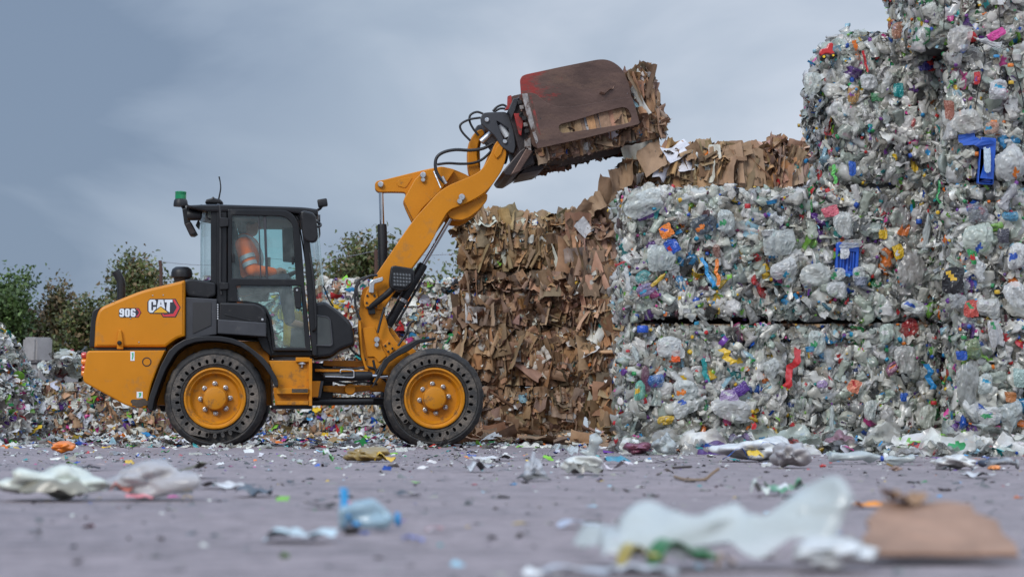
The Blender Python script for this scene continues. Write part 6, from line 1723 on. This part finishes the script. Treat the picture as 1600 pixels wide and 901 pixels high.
# ------------------------------------------------------------------ fence
YF = 38.0
fe = empty('wire_fence', at(420, 665, YF)); fe.location.z = 0
tag(fe, 'thin wire strung between rusty posts behind the paper bales', 'fence')
tops = []
for px, yt, yb in ((251.5, 407, 660), (420, 402, 660), (587.5, 390, 660), (760, 388, 660)):
    p = at(px, yt, YF) - fe.location; b = at(px + 1, 690, YF) - fe.location; b.z = 0
    link_obj('fence_post', tube_mesh([b, b.lerp(p, .5), b.lerp(p, .95), p + Vector((-.02 if px < 300 else 0, 0, 0))], .034, 8), M['post'], fe)
    tops.append(p)
for d in (.02,):
    pts = []
    for a, b in zip(tops, tops[1:]):
        for t in np.linspace(0, 1, 7)[:-1]:
            q = a.lerp(b, t); q.z -= .10 * math.sin(math.pi * t) + d; pts.append(q)
    link_obj('fence_wire', tube_mesh(pts, .006, 5), M['galv'], fe)

# ------------------------------------------------------------------ shrubs and trees
def leaf_mat(name):
    m, nt = mat(name)
    a = N(nt, 'ShaderNodeAttribute'); a.attribute_name = 'col'
    b = N(nt, 'ShaderNodeBsdfPrincipled', Roughness=.55)
    link(nt, a.outputs['Color'], b.inputs['Base Color'])
    t = N(nt, 'ShaderNodeBsdfTranslucent'); link(nt, a.outputs['Color'], t.inputs[0])
    ms = N(nt, 'ShaderNodeMixShader'); ms.inputs[0].default_value = .25
    link(nt, b.outputs[0], ms.inputs[1]); link(nt, t.outputs[0], ms.inputs[2])
    o = N(nt, 'ShaderNodeOutputMaterial'); link(nt, ms.outputs[0], o.inputs[0])
    return m
LEAF = leaf_mat('leaves')
def shrub(name, px, top, Y, wid, label, hue, leaves, cat, seed, loose=1.0, low=.15):
    """hawthorn-like shrub: several limbs from the ground, leafy sprays; wid in photo pixels"""
    r = np.random.default_rng(seed)
    tp = at(px, top, Y); H = tp.z
    e = empty(name, (tp.x, Y, 0)); tag(e, label, cat, 'bushes and trees behind the bales')
    rad = wid / 2 * Y / F
    tips = []; tubes = []
    def grow(p, d, ln, rr, lv):
        q = [p]; 
        for s in range(3):
            d = d + Vector(r.normal(size=3).tolist()) * .22 + Vector((0, 0, .06)); d.normalize()
            q.append(q[-1] + d * ln / 3)
        tubes.append((q, rr, lv))
        if lv >= 1: tips.extend(q[1:])
        if lv < 3:
            for c in range(3 if lv else 4):
                k = r.integers(1, 4)
                nd = (d + Vector((r.normal() * .8, r.normal() * .8, r.normal() * .45 + .1))).normalized()
                grow(q[k], nd, ln * float(r.uniform(.5, .72)), rr * .55, lv + 1)
    ns = max(3, int(rad * 3))
    for i in range(ns):
        a = r.uniform(0, 2 * math.pi)
        b = Vector((math.cos(a) * rad * .55 * float(r.uniform(.1, 1)), math.sin(a) * .5, 0))
        d = Vector((b.x * .35 / max(rad, .1) + float(r.normal()) * .12, float(r.normal()) * .15, 1)).normalized()
        grow(b, d, H * float(r.uniform(.42, .6)), .05, 0)
    # fit to the wanted height and width
    zs = np.percentile([t.z for t in tips], 99.6) + .05; xs = np.percentile([abs(t.x) for t in tips], 96)
    fz, fx = (H - .05) / zs, rad / max(xs, .1)
    bm = bmesh.new()
    for q, rr, lv in tubes:
        n = 5 if lv < 2 else 3
        prev = None
        for i, p in enumerate(q):
            rw = max(.006, rr * (1 - .2 * i))
            c = Vector((p.x * fx, p.y * fx, p.z * fz))
            ring = [bm.verts.new(c + Vector((math.cos(2 * math.pi * k / n) * rw, math.sin(2 * math.pi * k / n) * rw, 0))) for k in range(n)]
            if prev:
                for k in range(n): bm.faces.new((prev[k], prev[(k + 1) % n], ring[(k + 1) % n], ring[k]))
            prev = ring
    link_obj('trunk', bm_to(bm, 60), M['bark'], e)
    T = np.array([[t.x * fx, t.y * fx, t.z * fz] for t in tips])
    T = T[T[:, 2] > low * H]
    idx = r.integers(0, len(T), leaves)
    P = T[idx] + r.normal(size=(leaves, 3)) * np.array([.17, .17, .15]) * loose
    s = r.uniform(.035, .075, leaves)
    nn = r.normal(size=(leaves, 3)) + np.array([0, -.3, .7]); nn /= np.linalg.norm(nn, axis=1)[:, None]
    ref = r.normal(size=(leaves, 3)); x = np.cross(ref, nn); x /= np.linalg.norm(x, axis=1)[:, None]; y = np.cross(nn, x)
    quad = np.array([(-.5, -1), (.5, -.3), (.45, .5), (-.3, 1)])
    Vx = P[:, None, :] + s[:, None, None] * (quad[None, :, :1] * x[:, None, :] + quad[None, :, 1:] * y[:, None, :])
    me = raw_mesh(Vx.reshape(-1, 3), np.arange(leaves * 4, dtype=np.int32).reshape(-1, 4))
    cl = r.uniform(.55, 1.35, len(T))[idx]
    base_ = np.array(hue)[r.integers(0, len(hue), leaves)]
    C = np.clip(1.7 * base_ * (cl * r.uniform(.75, 1.25, leaves))[:, None], 0, 1)
    at_ = me.attributes.new('col', 'FLOAT_COLOR', 'FACE')
    at_.data.foreach_set('color', np.concatenate([C, np.ones((leaves, 1))], 1).astype(np.float32).ravel())
    me.materials.append(LEAF)
    link_obj('crown', me, None, e)
G1 = [(.042, .075, .018), (.06, .092, .026), (.036, .06, .018)]
G2 = [(.055, .075, .022), (.085, .095, .03), (.05, .06, .022), (.12, .085, .04)]
G3 = [(.075, .06, .028), (.10, .065, .03), (.06, .07, .025)]
shrub('green_tree', 8, 398, 46, 115, 'fresh green tree at the left edge behind the waste heap', G1, 21600, 'tree', 21)
shrub('hawthorn_bush', 66, 445, 47, 90, 'brownish thin bush right of the fresh green tree', G3, 14400, 'bush', 22)
shrub('hawthorn_bush', 118, 480, 45, 110, 'dense low bush between the concrete blocks and the loader', G2, 21600, 'bush', 23)
shrub('hawthorn_bush', 165, 425, 48, 105, 'tall loose bush left of the exhaust pipe', G2, 19200, 'bush', 24)
shrub('hawthorn_bush', 217, 400, 47, 95, 'tallest bush, with upright shoots, behind the engine hood', G2, 20400, 'bush', 25)
shrub('hawthorn_bush', 285, 440, 48, 110, 'bush hidden mostly behind the engine hood', G2, 14400, 'bush', 26)
shrub('hawthorn_bush', 548, 370, 44, 82, 'bush with bare shoots between the cab and the tilt cylinder', G2, 18000, 'bush', 27)
shrub('hawthorn_bush', 590, 385, 45, 70, 'dense bush behind the rusty post and the raised arms', G2, 15600, 'bush', 28)
shrub('hawthorn_bush', 515, 412, 46, 50, 'low bush just right of the cab windscreen', G2, 8400, 'bush', 29)
shrub('hawthorn_bush', 696, 400, 44, 70, 'thin pale bush between the arms and the brown stack', G2, 6240, 'bush', 30, loose=1.2)
shrub('hawthorn_bush', 655, 420, 46, 60, 'sparse bush seen under the raised arms', G2, 5280, 'bush', 31)

# ------------------------------------------------------------------ sky, sun, camera
wd = bpy.data.worlds.new('World'); SC.world = wd; wd.use_nodes = True
nt = wd.node_tree; nt.nodes.clear()
SUN_EL, SUN_AZ = R(36), R(212)      # azimuth clockwise from +Y: from behind and left of the camera
sky = N(nt, 'ShaderNodeTexSky'); sky.sky_type = 'NISHITA'; sky.sun_disc = False
sky.sun_elevation = SUN_EL; sky.sun_rotation = SUN_AZ
tc = N(nt, 'ShaderNodeTexCoord')
mp = N(nt, 'ShaderNodeMapping'); mp.inputs['Scale'].default_value = (1.8, 1.8, 4.0); mp.inputs['Rotation'].default_value = (0, R(14), 0)
link(nt, tc.outputs['Generated'], mp.inputs['Vector'])
n1 = N(nt, 'ShaderNodeTexNoise', Scale=2.3, Detail=6.0, Roughness=.48, Distortion=.5)
link(nt, mp.outputs[0], n1.inputs['Vector'])
sx = N(nt, 'ShaderNodeSeparateXYZ'); link(nt, tc.outputs['Generated'], sx.inputs[0])
def math_(op, a, b, clamp=False):
    m = N(nt, 'ShaderNodeMath'); m.operation = op; m.use_clamp = clamp
    for i, s in enumerate((a, b)):
        if hasattr(s, 'is_output'): link(nt, s, m.inputs[i])
        else: m.inputs[i].default_value = s
    return m.outputs[0]
# cloud deck: brighter towards the right and near the horizon, darker streaks
g = math_('ADD', math_('MULTIPLY', math_('SUBTRACT', n1.outputs[0], .5), 2.2), math_('MULTIPLY', sx.outputs[0], 2.0))
g = math_('ADD', g, math_('MULTIPLY', sx.outputs[2], -1.1))
g = math_('ADD', g, .64)
cr = ramp(nt, g, [(.0, (.18, .238, .335)), (.18, (.25, .312, .412)), (.5, (.335, .40, .495)), (.9, (.52, .57, .655))])
up = math_('MULTIPLY', math_('SUBTRACT', sx.outputs[2], .22, True), 4.2)
boost = math_('ADD', up, 1.0)
bg1 = N(nt, 'ShaderNodeBackground', Strength=.10); link(nt, sky.outputs[0], bg1.inputs[0])
bg2 = N(nt, 'ShaderNodeBackground'); link(nt, cr.outputs[0], bg2.inputs[0]); link(nt, boost, bg2.inputs[1])
ms = N(nt, 'ShaderNodeMixShader'); ms.inputs[0].default_value = .93
link(nt, bg1.outputs[0], ms.inputs[1]); link(nt, bg2.outputs[0], ms.inputs[2])
wo = N(nt, 'ShaderNodeOutputWorld'); link(nt, ms.outputs[0], wo.inputs[0])

sl = bpy.data.lights.new('sun', 'SUN'); sl.energy = 1.8; sl.angle = R(25); sl.color = (1, .96, .90)
so = bpy.data.objects.new('sun', sl); COL.objects.link(so)
dv = Vector((math.sin(SUN_AZ) * math.cos(SUN_EL), math.cos(SUN_AZ) * math.cos(SUN_EL), math.sin(SUN_EL)))
so.rotation_euler = dv.to_track_quat('Z', 'Y').to_euler(); so.location = dv * 60

cam = bpy.data.cameras.new('camera'); co = bpy.data.objects.new('camera', cam); COL.objects.link(co)
co.location = CAMP; co.rotation_euler = (math.pi / 2 + TH, 0, 0)
cam.sensor_width = 36; cam.lens = F * 36 / 1600; cam.clip_end = 2000; cam.clip_start = .05
cam.dof.use_dof = True; cam.dof.focus_distance = 18.5; cam.dof.aperture_fstop = 4.2
SC.camera = co
SC.view_settings.view_transform = 'Standard'; SC.view_settings.look = 'None'; SC.view_settings.gamma = 1
SC.view_settings.exposure = 0.25
SC.render.engine = 'CYCLES'
SC.cycles.use_denoising = True
SC.cycles.max_bounces = 8; SC.cycles.transparent_max_bounces = 12; SC.cycles.diffuse_bounces = 3; SC.cycles.glossy_bounces = 3
SC.cycles.caustics_reflective = False; SC.cycles.caustics_refractive = False
bpy.context.view_layer.update()
